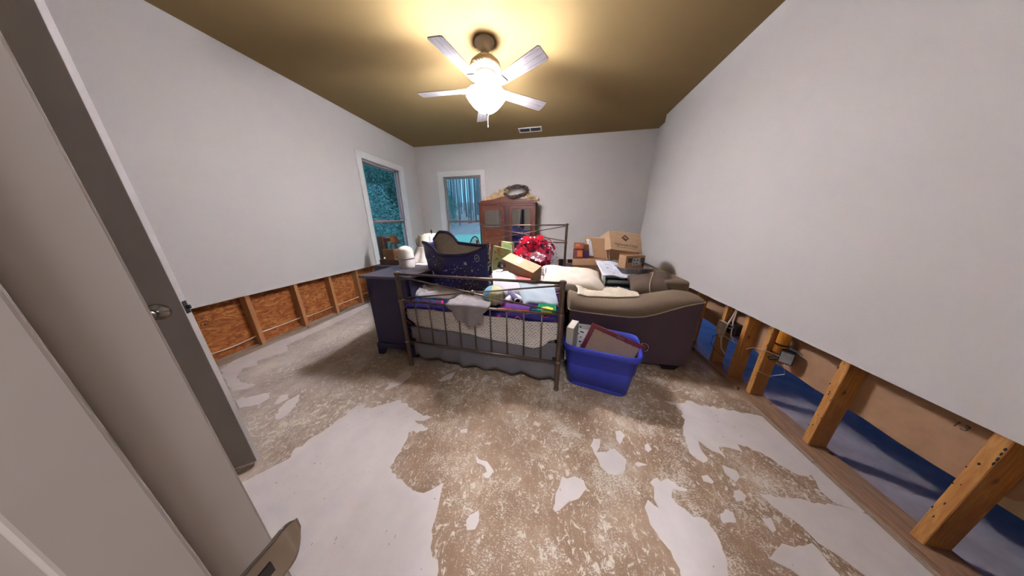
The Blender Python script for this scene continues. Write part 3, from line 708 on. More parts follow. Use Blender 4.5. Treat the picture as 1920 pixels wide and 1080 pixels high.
for x in (.014, BW-.046):
    obj('side_rail', box(BM(), x, x+.032, .02, BL_-.02, .235, .27, .003), 'darkmetal', bed)
mt = thing('mattress', 'thick mattress on box spring hidden under the printed quilt on the bed', 'mattress', BO, BA)
M['ticking'] = fabric('mattress_ticking', (206, 200, 192))
obj('core', box(BM(), .03, BW-.03, .07, BL_-.04, .375, .578, .03, 3), 'ticking', mt)
obj('box_spring', box(BM(), .03, BW-.03, .07, BL_-.04, .272, .372, .015, 2), 'ticking', mt)
def skirt_path():  # around front and both sides
    return [(-.005, 1.9), (-.005, .045), (BW+.005-.03, .045), (BW-.02, 1.9)]
M['skirt'] = fabric('bed_skirt_grey', (112, 108, 112))
b = BM()
seg = []; L = [1.6, 1.37, 1.6]
def skf(u, v):
    s = u*(sum(L))
    if s < L[0]: x, y, nx, ny = .012, .045+(L[0]-s), -1, 0; ph = s
    elif s < L[0]+L[1]: x, y, nx, ny = .012+(s-L[0]), .045, 0, -1; ph = s
    else: x, y, nx, ny = .012+L[1], .045+(s-L[0]-L[1]), 1, 0; ph = s
    fo = (1-v)*(.017*math.sin(ph*30+3*nz(ph*4, 0, 3))+.014*nz(ph*9, v*2, 1))
    bot = .055+.022*nz(ph*5, 0, 7)+(.03*max(0, 1-(s-L[0])/.5) if s > L[0] else .03)
    return Vector((x+nx*(fo-.004), y+ny*fo*.9, bot+(.40-bot)*v))
grid(b, skf, 240, 10)
tag(obj('bed_skirt', b, 'skirt', None, True, mods=[SOL(.003)]), 'dark grey gathered bed skirt hanging below the printed quilt', 'bed skirt')
o = bpy.data.objects['bed_skirt']; o.location = BO; o.rotation_euler = (0, 0, BA)
def quilt_mat():
    m, nt, b = base_mat('quilt_dash_print'); co = coords(nt)
    sx = N(nt, 'ShaderNodeSeparateXYZ'); nt.links.new(co, sx.inputs[0])
    sm = N(nt, 'ShaderNodeMath', operation='ADD'); nt.links.new(sx.outputs['Z'], sm.inputs[0]); nt.links.new(sx.outputs['Y'], sm.inputs[1])
    cb = N(nt, 'ShaderNodeCombineXYZ'); nt.links.new(sx.outputs['X'], cb.inputs[0]); nt.links.new(sm.outputs[0], cb.inputs[1])
    wob = N(nt, 'ShaderNodeTexNoise'); wob.inputs['Scale'].default_value = 14; nt.links.new(cb.outputs[0], wob.inputs['Vector'])
    ad = N(nt, 'ShaderNodeVectorMath', operation='MULTIPLY_ADD'); ad.inputs[1].default_value = (.03, .022, 0); nt.links.new(wob.outputs['Color'], ad.inputs[0]); nt.links.new(cb.outputs[0], ad.inputs[2])
    br = N(nt, 'ShaderNodeTexBrick'); br.offset = .5
    br.inputs['Scale'].default_value = 1; br.inputs['Brick Width'].default_value = .027; br.inputs['Row Height'].default_value = .0145; br.inputs['Mortar Size'].default_value = .0048; br.inputs['Mortar Smooth'].default_value = .2
    br.inputs['Color1'].default_value = lin((96, 90, 92)); br.inputs['Color2'].default_value = lin((176, 164, 156)); br.inputs['Mortar'].default_value = lin((240, 230, 220))
    nt.links.new(ad.outputs[0], br.inputs['Vector'])
    nt.links.new(br.outputs['Color'], b.inputs['Base Color']); b.inputs['Roughness'].default_value = .95; b.inputs['Specular IOR Level'].default_value = .1
    bump(nt, b, br.outputs['Fac'], .5, .006); return m
M['quilt'] = quilt_mat()
def qbot(x):
    pts = [(0, .50), (.07, .45), (.14, .415), (.30, .41), (.5, .405), (.7, .385), (.9, .365), (1.05, .35), (1.18, .338), (1.26, .37), (1.32, .43), (1.39, .45)]
    for (a, p), (c, q) in zip(pts, pts[1:]):
        if a <= x <= c: return p+(q-p)*(x-a)/(c-a)
    return .45
b = BM()
def qf(u, v):
    x = .012+u*(BW-.02); zt = .588+.012*math.sin(u*PI)**.5
    if v < .4:
        y = 1.75-(1.75-.085)*v/.4; z = zt+.008*nz(x*5, y*5, 2)
        return Vector((x, y, z))
    t = (v-.4)/.6; zb = qbot(x)+.004*nz(x*30, 0, 5)
    rr = min(1, t/.14)
    y = .085-.045*math.sin(rr*PI/2)-.006*nz(x*6, t*4, 8)-.006*math.sin(x*14+t*3)*t
    z = zt-.03*(1-math.cos(rr*PI/2)) if t < .14 else (zt-.03)+(zb-(zt-.03))*(t-.14)/.86
    return Vector((x, y, z))
grid(b, qf, 70, 60)
def qs(u, v):   # right flank
    y = .06+u*1.5; return Vector((BW-.012+.016*math.sin(v*PI)+.008*nz(y*8, v*3, 4), y, .588-(.588-.40)*v-.02*u))
grid(b, qs, 40, 12)
qo = tag(obj('quilt', b, 'quilt', None, True, mods=[SOL(.008, 1)]), 'cream quilt printed with rows of grey dashes over the foot of the bed', 'quilt')
qo.location = BO; qo.rotation_euler = (0, 0, BA)
def afghan_mat():
    m, nt, b = base_mat('colourful_knit'); co = coords(nt)
    sx = N(nt, 'ShaderNodeSeparateXYZ'); nt.links.new(co, sx.inputs[0])
    n1 = noi(nt, co, 7, 2)
    # zigzag bands: |x mod p| + y + z
    pp = N(nt, 'ShaderNodeMath', operation='PINGPONG'); pp.inputs[1].default_value = .075; nt.links.new(sx.outputs['X'], pp.inputs[0])
    a = N(nt, 'ShaderNodeMath', operation='ADD'); nt.links.new(sx.outputs['Y'], a.inputs[0]); nt.links.new(sx.outputs['Z'], a.inputs[1])
    a2 = N(nt, 'ShaderNodeMath', operation='ADD'); nt.links.new(a.outputs[0], a2.inputs[0]); nt.links.new(pp.outputs[0], a2.inputs[1])
    a3 = N(nt, 'ShaderNodeMath', operation='MULTIPLY_ADD'); a3.inputs[1].default_value = .16; nt.links.new(n1, a3.inputs[0]); nt.links.new(a2.outputs[0], a3.inputs[2])
    fr = N(nt, 'ShaderNodeMath', operation='MULTIPLY'); fr.inputs[1].default_value = 2.6; nt.links.new(a3.outputs[0], fr.inputs[0])
    f2 = N(nt, 'ShaderNodeMath', operation='FRACT'); nt.links.new(fr.outputs[0], f2.inputs[0])
    cs = [(0, (28, 24, 70)), (.16, (30, 26, 80)), (.20, (206, 36, 66)), (.245, (24, 22, 64)), (.38, (36, 104, 116)), (.42, (26, 22, 70)), (.56, (214, 100, 50)), (.60, (50, 26, 80)), (.72, (30, 30, 84)), (.80, (214, 160, 80)), (.818, (120, 34, 90)), (.86, (28, 24, 70))]
    c = ramp(nt, f2.outputs[0], [(p, lin(q)) for p, q in cs], 'CONSTANT')
    nt.links.new(c, b.inputs['Base Color']); b.inputs['Roughness'].default_value = .95; b.inputs['Specular IOR Level'].default_value = .1
    bump(nt, b, noi(nt, co, 160, 2), .5, .004); return m
M['afghan'] = afghan_mat()
b = BM()
def af(u, v):
    # across: left drop, top, right drop
    s = -.34+u*(.34+1.44+.30); y = .062+v*1.45
    if s < 0: x, z = -.012-.012*nz(y*7, s*6, 3)-.010*math.sin(y*17), .605+s*(.9+.12*nz(y*4, 1, 1))
    elif s > 1.40: x, z = 1.405+.01*nz(y*7, s*6, 5), .605-(s-1.40)*1.0
    else: x, z = s-.006, .617+.012*nz(x_ if False else s*6, y*6, 2)
    if v < .001 and 0 <= s <= 1.40: z -= .028+.012*nz(s*5, 0, 2); y -= .036
    elif v < .03 and 0 <= s <= 1.40: z -= .012; y -= .034
    return Vector((x, y, z))
grid(b, af, 90, 50)
ao = tag(obj('crochet_blanket', b, 'afghan', None, True, mods=[SOL(.009, 1)]), 'dark multicoloured zigzag crochet blanket spread over the quilt on the bed', 'blanket')
ao.location = BO; ao.rotation_euler = (0, 0, BA)

# ---------------------------------------------------------------- things piled on the bed
M['sheet'] = fabric('pale_grey_sheet', (214, 210, 214)); M['sheetw'] = fabric('white_sheet', (228, 222, 226))
b = BM(); heap(b, -1.13, 1.97, .32, .20, .628, .095, 4, .35, folds=4)
tag(obj('bed_sheet', b, 'sheet', None, True), 'crumpled pale grey sheet under the left corner of the star-print bag', 'sheet')
b = BM(); heap(b, -1.34, 1.90, .17, .12, .636, .115, 9, .3, folds=2)
tag(obj('pillowcase', b, 'sheetw', None, True), 'white crumpled pillowcase at the left edge of the bed by the dresser', 'pillowcase')
b = BM(); heap(b, -.50, 2.16, .27, .27, .628, .235, 17, .16, folds=3)
tag(obj('bed_sheet', b, 'sheetw', None, True), 'puffy white bunched sheet behind the blue and yellow ball', 'sheet')
b = BM(); heap(b, -.28, 2.26, .34, .20, .628, .15, 27, .14, folds=4)
tag(obj('duvet_cover', b, fabric('duvet_lilac', (206, 200, 214)), None, True), 'pale lilac duvet cover bunched under the tilted cardboard box', 'duvet cover')
# tee shirt over the rail
b = BM()
def tee(u, v):
    wv = .15+.05*math.sin(min(1, v*1.6)*PI)-.035*v; x = -.655+(u-.5)*2*wv*(1 if v > .3 else .75+.8*v)+.035*(v-.5)
    if v < .35: t = v/.35; y = 1.86-t*.325; z = .70+.02*nz(x*14, y*14, 2)-.012*t
    else: t = (v-.35)/.65; y = 1.505-.010*math.sin(u*9+3*t)*t-.008*t; z = .688-t*(.175-.05*abs(u-.55)*2)+(.02*nz(u*7, 3, 1)*t)
    return Vector((x, y+.006*math.sin(u*16+v*4), z))
grid(b, tee, 30, 34)
tag(obj('tee_shirt', b, fabric('grey_marl_jersey', (138, 130, 129), bmp=.15), None, True, mods=[SOL(.004, 1)]), 'grey T-shirt hanging over the middle rail of the footboard', 'shirt')
# shopping tote
bag = thing('tote_bag', 'large navy star-print shopping bag gaping open on the bed', 'bag', (-.90, 2.05, .63), 0)
def navy():
    m, nt, b = base_mat('navy_star_print'); co = coords(nt)
    v = N(nt, 'ShaderNodeTexVoronoi'); v.inputs['Scale'].default_value = 24; nt.links.new(co, v.inputs['Vector'])
    k = ramp(nt, v.outputs['Distance'], [(.05, (1, 1, 1, 1)), (.075, (0, 0, 0, 1))])
    s = N(nt, 'ShaderNodeSeparateColor'); nt.links.new(v.outputs['Color'], s.inputs[0])
    g = ramp(nt, s.outputs[0], [(.45, (0, 0, 0, 1)), (.5, (1, 1, 1, 1))], 'CONSTANT')
    mm = N(nt, 'ShaderNodeMath', operation='MULTIPLY'); nt.links.new(k, mm.inputs[0]); nt.links.new(g, mm.inputs[1])
    f = noi(nt, co, 4, 2)
    c = ramp(nt, f, [(.42, lin((30, 28, 88))), (.62, lin((36, 28, 50)))])
    nt.links.new(mixc(nt, mm.outputs[0], c, lin((210, 206, 226))), b.inputs['Base Color']); b.inputs['Roughness'].default_value = .45; return m
M['navy'] = navy(); M['navyplain'] = plain('navy_webbing', (24, 20, 58), .7); M['lining'] = fabric('bag_lining_beige', (168, 156, 136), .2, 60)
def lerp(pts, u):
    for (a, p), (c, q) in zip(pts, pts[1:]):
        if u <= c: t = (u-a)/(c-a); t = t*t*(3-2*t) if c-a > .2 else t; return p+(q-p)*t
    return pts[-1][1]
FT = [(0, 1.150), (.10, 1.140), (.22, 1.09), (.30, 1.040), (.40, 1.032), (.58, 1.038), (.74, 1.055), (.88, 1.09), (1, 1.142)]
BT = [(0, 1.160), (.05, 1.20), (.13, 1.25), (.28, 1.245), (.37, 1.215), (.46, 1.14), (.62, 1.135), (.78, 1.130), (1, 1.142)]
def bagp(u, v, back):
    A0, A1 = Vector((-1.262, 2.05, .63)), Vector((-.590, 1.885, .63)); T0, T1 = Vector((-1.345, 2.07, 0)), Vector((-.578, 1.875, 0))
    d = Vector((.20, .20 if back else 0, 0)) if back else Vector((0, 0, 0)); d = Vector((.05, .21, 0))*(1-.50*u) if back else d
    dt = Vector((.02, .19, 0))*(1-.72*u) if back else Vector((0, 0, 0))
    zt = lerp(BT if back else FT, u); lo = A0.lerp(A1, u)+d; hi = T0.lerp(T1, u)+dt
    p = lo.lerp(hi, v); p.z = .63+(zt-.63)*v
    bul = math.sin(PI*u)*(.015+.03*v)
    p += Vector((-.23, -.97, 0))*bul*(1 if not back else -.6)+Vector((-.2, -1, 0))*(.014*nz(u*5, v*5, 2)+.006*nz(u*13, v*11, 5))
    return p
NF = Vector((-.23, -.97, 0))
b = BM(); grid(b, lambda u, v: bagp(u, v, 0), 24, 20); obj('front_panel', b, 'navy', bag, True, True, [SOL(.002, 1)])
b = BM(); grid(b, lambda u, v: bagp(u, v, 0)-NF*.006, 24, 20); obj('lining', b, 'lining', bag, True, True)
b = BM(); grid(b, lambda u, v: bagp(u, v, 1), 24, 20); obj('back_panel', b, 'navy', bag, True, True, [SOL(.002, 1)])
b = BM(); grid(b, lambda u, v: bagp(u, v*.985, 1)+NF*.006, 24, 20); obj('lining', b, 'lining', bag, True, True)
def gus(side, off=0):
    def f(u, v):
        p = bagp(side, v, 0).lerp(bagp(side, v, 1), u); p += Vector((1 if side == 0 else -1, 0, 0))*(.05*math.sin(PI*u)*v+off); p.z -= .05*math.sin(PI*u)*v*(1 if side else .4); return p
    return f
b = BM(); grid(b, gus(0), 8, 16); obj('side_panel', b, 'navy', bag, True, True, [SOL(.002)])
def gm():
    m, nt, b = base_mat('dark_white_blotch'); co = coords(nt); f = noi(nt, co, 16, 2)
    nt.links.new(ramp(nt, f, [(.5, lin((34, 28, 40))), (.53, lin((214, 206, 204)))], 'CONSTANT'), b.inputs['Base Color']); return m
b = BM(); grid(b, gus(1), 8, 16); obj('side_panel', b, gm(), bag, True, True, [SOL(.002)])
b = BM(); hexa(b, [bagp(0, 0, 0), bagp(1, 0, 0), bagp(1, 0, 1), bagp(0, 0, 1)]+[Vector(p)+Vector((0, 0, .004)) for p in (bagp(0, 0, 0), bagp(1, 0, 0), bagp(1, 0, 1), bagp(0, 0, 1))]); obj('base_panel', b, 'navyplain', bag, False, True)
for back in (0, 1):
    b = BM()
    def rim(u, v, back=back): p = bagp(u, 1, back); p.z += .004-.030*v; p += NF*(.004 if not back else -.004); return p
    grid(b, rim, 28, 2)
    def rim2(u, v, back=back): p = bagp(u, 1, back); p.z += .004-.030*v; p -= NF*(.009 if not back else -.009); return p
    grid(b, rim2, 28, 2)
    obj('rim_binding', b, 'navyplain', bag, True, True, [SOL(.003, 0)])
b = BM(); rn = random.Random(31)
def onfront(u, v): return bagp(u, v, 0)+NF*.0045
e1 = Vector((.972, -.236, 0)); e2 = Vector((0, 0, 1))
def poly_on(u, v, pts):
    o_ = onfront(u, v); vs = [b.verts.new(o_+e1*x+e2*y) for x, y in pts]; b.faces.new(vs)
def star(u, v, r, k=.42, rot=.3):
    poly_on(u, v, [(r*(1 if i % 2 == 0 else k)*math.cos(rot+PI*i/5), r*(1 if i % 2 == 0 else k)*math.sin(rot+PI*i/5)) for i in range(10)])
for k in range(95): star(rn.uniform(.05, .95), rn.uniform(.04, .80), rn.uniform(.003, .009), .6, rn.uniform(0, 2))
star(.70, .78, .024); star(.79, .60, .017); star(.80, .12, .014, .3)
for i in range(9): star(.69+.025*i/2 if i < 4 else .74+.02*(i-4), .40-.035*i if i < 4 else .30+.035*(i-4), .005, .6)
cr = [(.035*math.cos(t), .035*math.sin(t)) for t in [k*PI/9-PI/2 for k in range(10)]]+[(.014*math.cos(t), .035*math.sin(t)) for t in [PI/2-k*PI/9 for k in range(1, 9)]]
poly_on(.06, .36, [(x*1.0, y) for x, y in cr])
poly_on(.36, .60, [(-.035, -.012), (.02, -.012), (.022, .004), (.0, .06), (.012, .002)])
obj('printed_stars', b, plain('print_white', (206, 202, 220), .6), bag, False, True)['kind'] = 'stuff'
b = BM(); o_ = onfront(.87, .84)
A = [b.verts.new(o_+NF*.001+e1*.030*math.cos(k*PI/12)+e2*.036*math.sin(k*PI/12)) for k in range(24)]; B_ = [b.verts.new(o_+NF*.001+e1*.021*math.cos(k*PI/12)+e2*.026*math.sin(k*PI/12)) for k in range(24)]
for k in range(24): b.faces.new((A[k], A[(k+1) % 24], B_[(k+1) % 24], B_[k]))
vs = [b.verts.new(o_+NF*.001+e1*x+e2*y) for x, y in ((-.018, -.010), (-.004, -.012), (.006, .002), (.018, .004), (.017, .014), (.002, .012), (-.008, .0), (-.018, -.001))]; b.faces.new(vs)
obj('badge', b, plain('badge_grey', (150, 148, 150), .5), bag, False, True)
# ball
ball = thing('ball', 'soft blue and yellow ball resting behind the footboard bars', 'ball', (-.487, 1.715, .628))
def ballm():
    m, nt, b = base_mat('ball_cloth'); co = coords(nt, (1, 1, 1), (0, R(-10), 0)); s = N(nt, 'ShaderNodeSeparateXYZ'); nt.links.new(co, s.inputs[0])
    a = N(nt, 'ShaderNodeMath', operation='MULTIPLY_ADD'); a.inputs[1].default_value = .02; nt.links.new(noi(nt, co, 20, 2), a.inputs[0]); nt.links.new(s.outputs['X'], a.inputs[2])
    mr = N(nt, 'ShaderNodeMapRange'); mr.inputs['From Min'].default_value = -.09; mr.inputs['From Max'].default_value = .11; nt.links.new(a.outputs[0], mr.inputs[0])
    nt.links.new(ramp(nt, mr.outputs[0], [(.30, lin((116, 170, 196))), (.36, lin((196, 196, 130))), (.6, lin((200, 200, 158)))]), b.inputs['Base Color']); b.inputs['Roughness'].default_value = .8; return m
b = BM(); bmesh.ops.create_uvsphere(b, u_segments=32, v_segments=20, radius=.094)
for v in b.verts: v.co *= 1+.006*math.sin(10*math.atan2(v.co.z, v.co.y)); v.co.z = v.co.z*.95+.090
obj('skin', b, ballm(), ball, True)
b = BM(); pts = [(.0945*math.cos(t)*.30-.0, -.0945*abs(math.sin(t))*.95-.001, .090+.0905*math.cos(t)*.95) for t in [k*PI/16 for k in range(17)]]
tube(b, [(-.02+.03*math.sin(k*PI/16), -.0955*math.sin(k*PI/16), .09+.0905*math.cos(k*PI/16)) for k in range(17)], .0012, 5); obj('seam', b, plain('ball_seam', (140, 130, 110), .8), ball)
# mailing tube
tb = thing('mailing_tube', 'white and dark cardboard mailing tube lying beside the ball', 'tube', (-.27, 1.80, .655))
d = Vector((-.11, .22, .012))
b = BM(); p0 = Vector((-.282, 1.745, .662)); tube(b, [p0+d*t for t in (0, .33, .34, .7, 1)], .029, 18, caps=False); obj('barrel', b, plain('tube_print', (92, 84, 120), .5, var=.5, nscale=14), tb, True, True, [SOL(.003)])
b = BM(); tube(b, [p0-d*.012, p0+d*.03], .0305, 18, caps=False); obj('end_ring', b, 'white', tb, True, True, [SOL(.005)])
b = BM(); tube(b, [p0+d*.10, p0+d*.101], .026, 18); obj('end_plug', b, plain('tube_inside', (58, 50, 60), .8), tb, True, True)
b = BM(); heap(b, -.335, 1.86, .085, .055, .63, .085, 51, .3, na=24, folds=3)
tag(obj('paper', b, fabric('paper_white', (222, 218, 226)), None, True), 'crumpled white paper on top of the mailing tube beside the ball', 'paper')
# striped pale blue cloth
def stripes():
    m, nt, b = base_mat('pale_blue_stripe'); co = coords(nt, (1, 1, 1), (0, 0, R(-28)))
    wv = N(nt, 'ShaderNodeTexWave'); wv.inputs['Scale'].default_value = 62; wv.bands_direction = 'Y'; nt.links.new(co, wv.inputs['Vector'])
    nt.links.new(ramp(nt, wv.outputs['Fac'], [(.10, lin((128, 146, 156))), (.5, lin((188, 198, 202)))]), b.inputs['Base Color']); b.inputs['Roughness'].default_value = .9; return m
M['stripe'] = stripes()
b = BM()
def sc_(u, v):
    p = Vector((-.225, 1.765, .645)).lerp(Vector((.075, 1.80, .650)), u).lerp(Vector((-.385, 2.10, .765)).lerp(Vector((.03, 2.14, .745)), u), v)
    p.z += .018*nz(u*3, v*3, 5)+.012*math.sin(u*5+v*2)-(.02 if v < .01 else 0)-(.03*(1-u*8) if u < .12 else 0)
    return p
grid(b, sc_, 24, 24)
tag(obj('striped_pillowcase', b, 'stripe', None, True, mods=[SOL(.022, -1), SUB]), 'pale blue finely striped pillowcase lying folded behind the right footboard post', 'pillowcase')
# folded pieces under it
fo = thing('folded_shawl', 'folded purple shawl with an orange knitted border under the striped pillowcase', 'shawl', (-.30, 1.66, .628), R(-3))
b = BM(); box(b, -.12, .14, -.045, .08, .0, .020, .008, 2); obj('fold', b, fabric('purple_wool', (84, 50, 110)), fo, True)
b = BM()
for k in range(22): x = -.115+.0118*k; lathe(b, [(0, -.004), (.007, .0), (.007, .014), (0, .018)], 8, x, -.048)
obj('border', b, fabric('orange_wool', (236, 96, 66)), fo, True)
gf_ = thing('folded_cloth', 'folded green cloth with a yellow patch behind the right footboard post', 'cloth', (-.02, 1.66, .628), R(-3))
b = BM(); box(b, -.085, .075, -.06, .10, 0, .026, .010, 3); obj('fold', b, fabric('green_cotton', (20, 120, 84)), gf_, True)
b = BM(); prism(b, [(-.05, -.002), (-.02, -.006), (.0, .0), (.03, -.004), (.045, .006), (.04, .018), (.0, .021), (-.04, .019)], (0, -.0605, .004), (1, 0, 0), (0, 0, 1), (0, -.002, 0)); b2 = b
prism(b, [(-.05, -.05), (.04, -.05), (.05, .0), (.0, .03), (-.045, .01)], (0, 0, .026), (1, 0, 0), (0, 1, 0), (0, 0, .0015)); obj('printed_patch', b, plain('yellow_print', (226, 214, 60), .8), gf_)
b = BM(); box(b, -.36, -.20, 2.06, 2.24, .775, .782, .002, 1)
tag(obj('folder', b, plain('coral_card', (214, 96, 92), .7)), 'coral red paper folder sticking out under the tilted cardboard box', 'folder')
# tilted cardboard box on the bed
def card(name, c): 
    m, nt, b = base_mat(name); co = coords(nt, (1, 1, 6)); f = noi(nt, co, 18, 4)
    l = lin(c); nt.links.new(ramp(nt, f, [(.3, tuple(v*.9 for v in l[:3])+(1,)), (.7, tuple(min(1, v*1.08) for v in l[:3])+(1,))]), b.inputs['Base Color']); b.inputs['Roughness'].default_value = .85
    b.inputs['Specular IOR Level'].default_value = .2; return m
M['card'] = card('cardboard', (182, 144, 108)); M['cardl'] = card('cardboard_light', (196, 162, 126)); M['cardd'] = card('cardboard_dark', (146, 106, 80))
A, Bx, Cx = Vector((-.548, 2.30, .948)), Vector((-.183, 2.10, .843)), Vector((-.467, 2.42, .999))
ea, eb = Bx-A, Cx-A; en = ea.cross(eb).normalized()
if en.z < 0: en = -en
bx = thing('cardboard_box', 'plain tilted cardboard box with a small white label on the bed', 'box', A-en*.16+ea*.5+eb*.5)
o_ = A-en*.165
obj('carton', para(BM(), o_, ea, eb, en*.165, .003), 'cardl', bx, world=True)
u_, v_ = ea.normalized(), eb.normalized()
obj('label', para(BM(), A+ea*.30+eb*.30+en*.0002, ea*.20, eb*.52, en*.0012), plain('paper_label', (222, 222, 226), .6), bx, world=True)
b = BM()
for k in range(5): para(b, A+ea*(.315+.002*k)+eb*(.36+.09*k)+en*.0015, ea*(.15-.02*(k % 3)), eb*.035, en*.0004)
obj('label_print', b, plain('label_grey', (150, 156, 176), .7), bx, world=True)
obj('tape', para(BM(), A+ea*.0+eb*.46+en*.0002, ea*1.0, eb*.10, en*.0005), plain('packing_tape', (196, 160, 116), .35), bx, world=True)
# printed green gift bags left of it
def floral():
    m, nt, b = base_mat('green_floral_print'); co = coords(nt)
    v = N(nt, 'ShaderNodeTexVoronoi'); v.inputs['Scale'].default_value = 30; nt.links.new(co, v.inputs['Vector'])
    s = N(nt, 'ShaderNodeSeparateColor'); nt.links.new(v.outputs['Color'], s.inputs[0]); f = noi(nt, co, 22, 4)
    c = ramp(nt, s.outputs[0], [(0, lin((196, 202, 132))), (.45, lin((176, 190, 116))), (.65, lin((206, 210, 160))), (.82, lin((206, 150, 90))), (.9, lin((92, 112, 58)))], 'CONSTANT')
    c = mixc(nt, ramp(nt, f, [(.5, (0, 0, 0, 1)), (.58, (.8, .8, .8, 1))]), c, lin((190, 200, 134)))
    nt.links.new(c, b.inputs['Base Color']); b.inputs['Roughness'].default_value = .4; return m
M['floral'] = floral(); M['mint'] = plain('mint_card', (150, 186, 128), .5)
g1 = thing('gift_bag', 'yellow green flower-print gift bag leaning beside the star-print bag', 'gift bag', (-.62, 2.36, .80))
obj('sack', hexa(BM(), [(-.670, 2.33, .80), (-.50, 2.42, .84), (-.51, 2.49, .84), (-.68, 2.40, .80), (-.645, 2.36, 1.085), (-.475, 2.44, 1.03), (-.485, 2.48, 1.03), (-.655, 2.40, 1.085)], .004), 'floral', g1, world=True)
obj('spine', hexa(BM(), [(-.685, 2.35, .80), (-.672, 2.33, .80), (-.682, 2.40, .80), (-.695, 2.42, .80), (-.66, 2.38, 1.083), (-.647, 2.36, 1.083), (-.657, 2.40, 1.083), (-.67, 2.42, 1.083)]), 'mint', g1, world=True)
g2 = thing('gift_bag', 'pale green flower-print gift bag standing behind the yellow green one by the red wreath', 'gift bag', (-.55, 2.62, .80))
obj('sack', hexa(BM(), [(-.61, 2.58, .80), (-.47, 2.58, .80), (-.47, 2.66, .80), (-.61, 2.66, .80), (-.625, 2.60, 1.115), (-.485, 2.60, 1.095), (-.485, 2.64, 1.095), (-.625, 2.64, 1.115)], .004), 'floral', g2, world=True)
b = BM(); prism(b, [(-.05, -.04), (.04, -.05), (.05, .03), (-.02, .05)], (-.555, 2.588, 1.03), (1, 0, 0), (0, .06, 1), (0, -.003, 0)); obj('printed_leaf', b, 'mint', g2, world=True)
b = BM(); heap(b, -.57, 2.46, .17, .24, .627, .20, 61, .2, folds=4)
tag(obj('bed_linen', b, fabric('striped_mauve', (170, 150, 156)), None, True), 'mauve bed linen bunched under the green gift bags', 'linen')
# glass jar
jr = thing('glass_jar', 'short clear glass jar in front of the tilted cardboard box', 'jar', (-.535, 2.225, .862), (R(4), R(6), 0))
b = BM(); lathe(b, [(0, 0), (.040, 0), (.046, .008), (.046, .038), (.040, .046), (.040, .054), (.037, .054), (.037, .045), (.043, .036), (.043, .010), (0, .006)], 28, closed=True); obj('body', b, 'jar', jr, True)
b = BM(); lathe(b, [(.0465, .004), (.0475, .008), (.0475, .014), (.0465, .018)], 28, closed=True); obj('base_ring', b, plain('smoky_glass', (90, 84, 90), .2), jr, True)
# red wreath with lettered sign
WC = Vector((-.245, 2.84, .965)); we1 = Vector((1, .0, -.05)).normalized(); we2 = Vector((0, .70, .72)).normalized(); we2 = (we2-we1*we2.dot(we1)).normalized(); wn = we1.cross(we2)
if wn.y > 0: wn = -wn
wrh = thing('flower_wreath', 'red flower wreath with white lettered sign on the bed', 'wreath', (-.20, 2.72, .80))
def wp(r, a, h=0): return WC+we1*(r*math.cos(a))+we2*(r*math.sin(a))+wn*h
b = BM(); tube(b, [wp(.17, 2*PI*k/36, -.02) for k in range(36)], .04, 8, True); obj('base_ring', b, plain('wreath_vine', (70, 30, 40), .9), wrh, True, True)
reds = [fabric('petal_red', (176, 22, 44)), fabric('petal_dark_red', (112, 18, 38)), fabric('petal_crimson', (146, 26, 56)), fabric('petal_mauve', (150, 70, 94)), fabric('petal_cream', (222, 196, 200))]
rn = random.Random(77)
def flower(b, c, n_, r, petals, layers=2):
    t1 = n_.orthogonal().normalized(); t2 = n_.cross(t1)
    for l in range(layers):
        rr = r*(1-.35*l); ph = rn.uniform(0, 2)
        for k in range(petals):
            a = ph+2*PI*k/petals; d_ = t1*math.cos(a)+t2*math.sin(a); s_ = t1*-math.sin(a)+t2*math.cos(a)
            lift = .25+.45*l
            b.faces.new([b.verts.new(c+q) for q in (n_*.004*l, d_*rr*.55+s_*rr*.36+n_*rr*lift*.6, d_*rr+n_*rr*lift*.5, d_*rr*.55-s_*rr*.36+n_*rr*lift*.6)])
first = {}
def flow(i, c, n_, r, petals, mi, name='flower'):
    b = BM(); flower(b, c, n_, r, petals); obj(name, b, reds[mi], wrh, False, True)
for k in range(230):
    a = rn.uniform(0, 2*PI); rr = rn.uniform(.055, .275); ph = (rr-.17)/.105
    n_ = (wn*math.sqrt(max(.1, 1-ph*ph*.7))+(we1*math.cos(a)+we2*math.sin(a))*ph*.8).normalized()
    dk = a > PI*1.2 and a < 2*PI+.1
    flow(k, wp(rr, a, .028*math.sqrt(max(0, 1-ph*ph))+rn.uniform(-.006, .012)), n_, rn.uniform(.020, .042), rn.choice((5, 6)), rn.choice((1, 2, 2, 1, 0, 3) if dk else (0, 0, 1, 2, 0, 1)))
for rr, a, r in ((.20, 2.2, .060), (.20, 1.25, .058), (.185, 3.55, .066), (.22, 5.3, .050), (.10, 4.4, .045)): flow(0, wp(rr, a, .05), wn, r, 7, 0, 'poinsettia')
for k in range(16):
    a = rn.uniform(.0, 4.2); flow(0, wp(rn.uniform(.12, .24), a, .055), (wn+Vector((rn.uniform(-.4, .4), 0, rn.uniform(-.3, .3)))).normalized(), rn.uniform(.010, .020), 4, 4, 'silver_leaf')
b = BM()
for k in range(26):
    p = wp(rn.uniform(.11, .26), rn.uniform(0, 2*PI), .055); bmesh.ops.create_icosphere(b, subdivisions=1, radius=rn.uniform(.006, .010), matrix=Matrix.Translation(p))
obj('berries', b, plain('berry_red', (190, 24, 40), .3), wrh, True, True)
sg = Vector(wp(.155, -1.12, .085))
b = BM(); prism(b, [(-.085, -.060), (.075, -.065), (.10, .0), (.075, .072), (-.06, .07), (-.10, .0)], sg-wn*.006-we1*.0, (we1*.93-we2*.36), (we2*.93+we1*.36), wn*.004); obj('sign_board', b, plain('sign_plum', (112, 24, 48), .7), wrh, world=True)
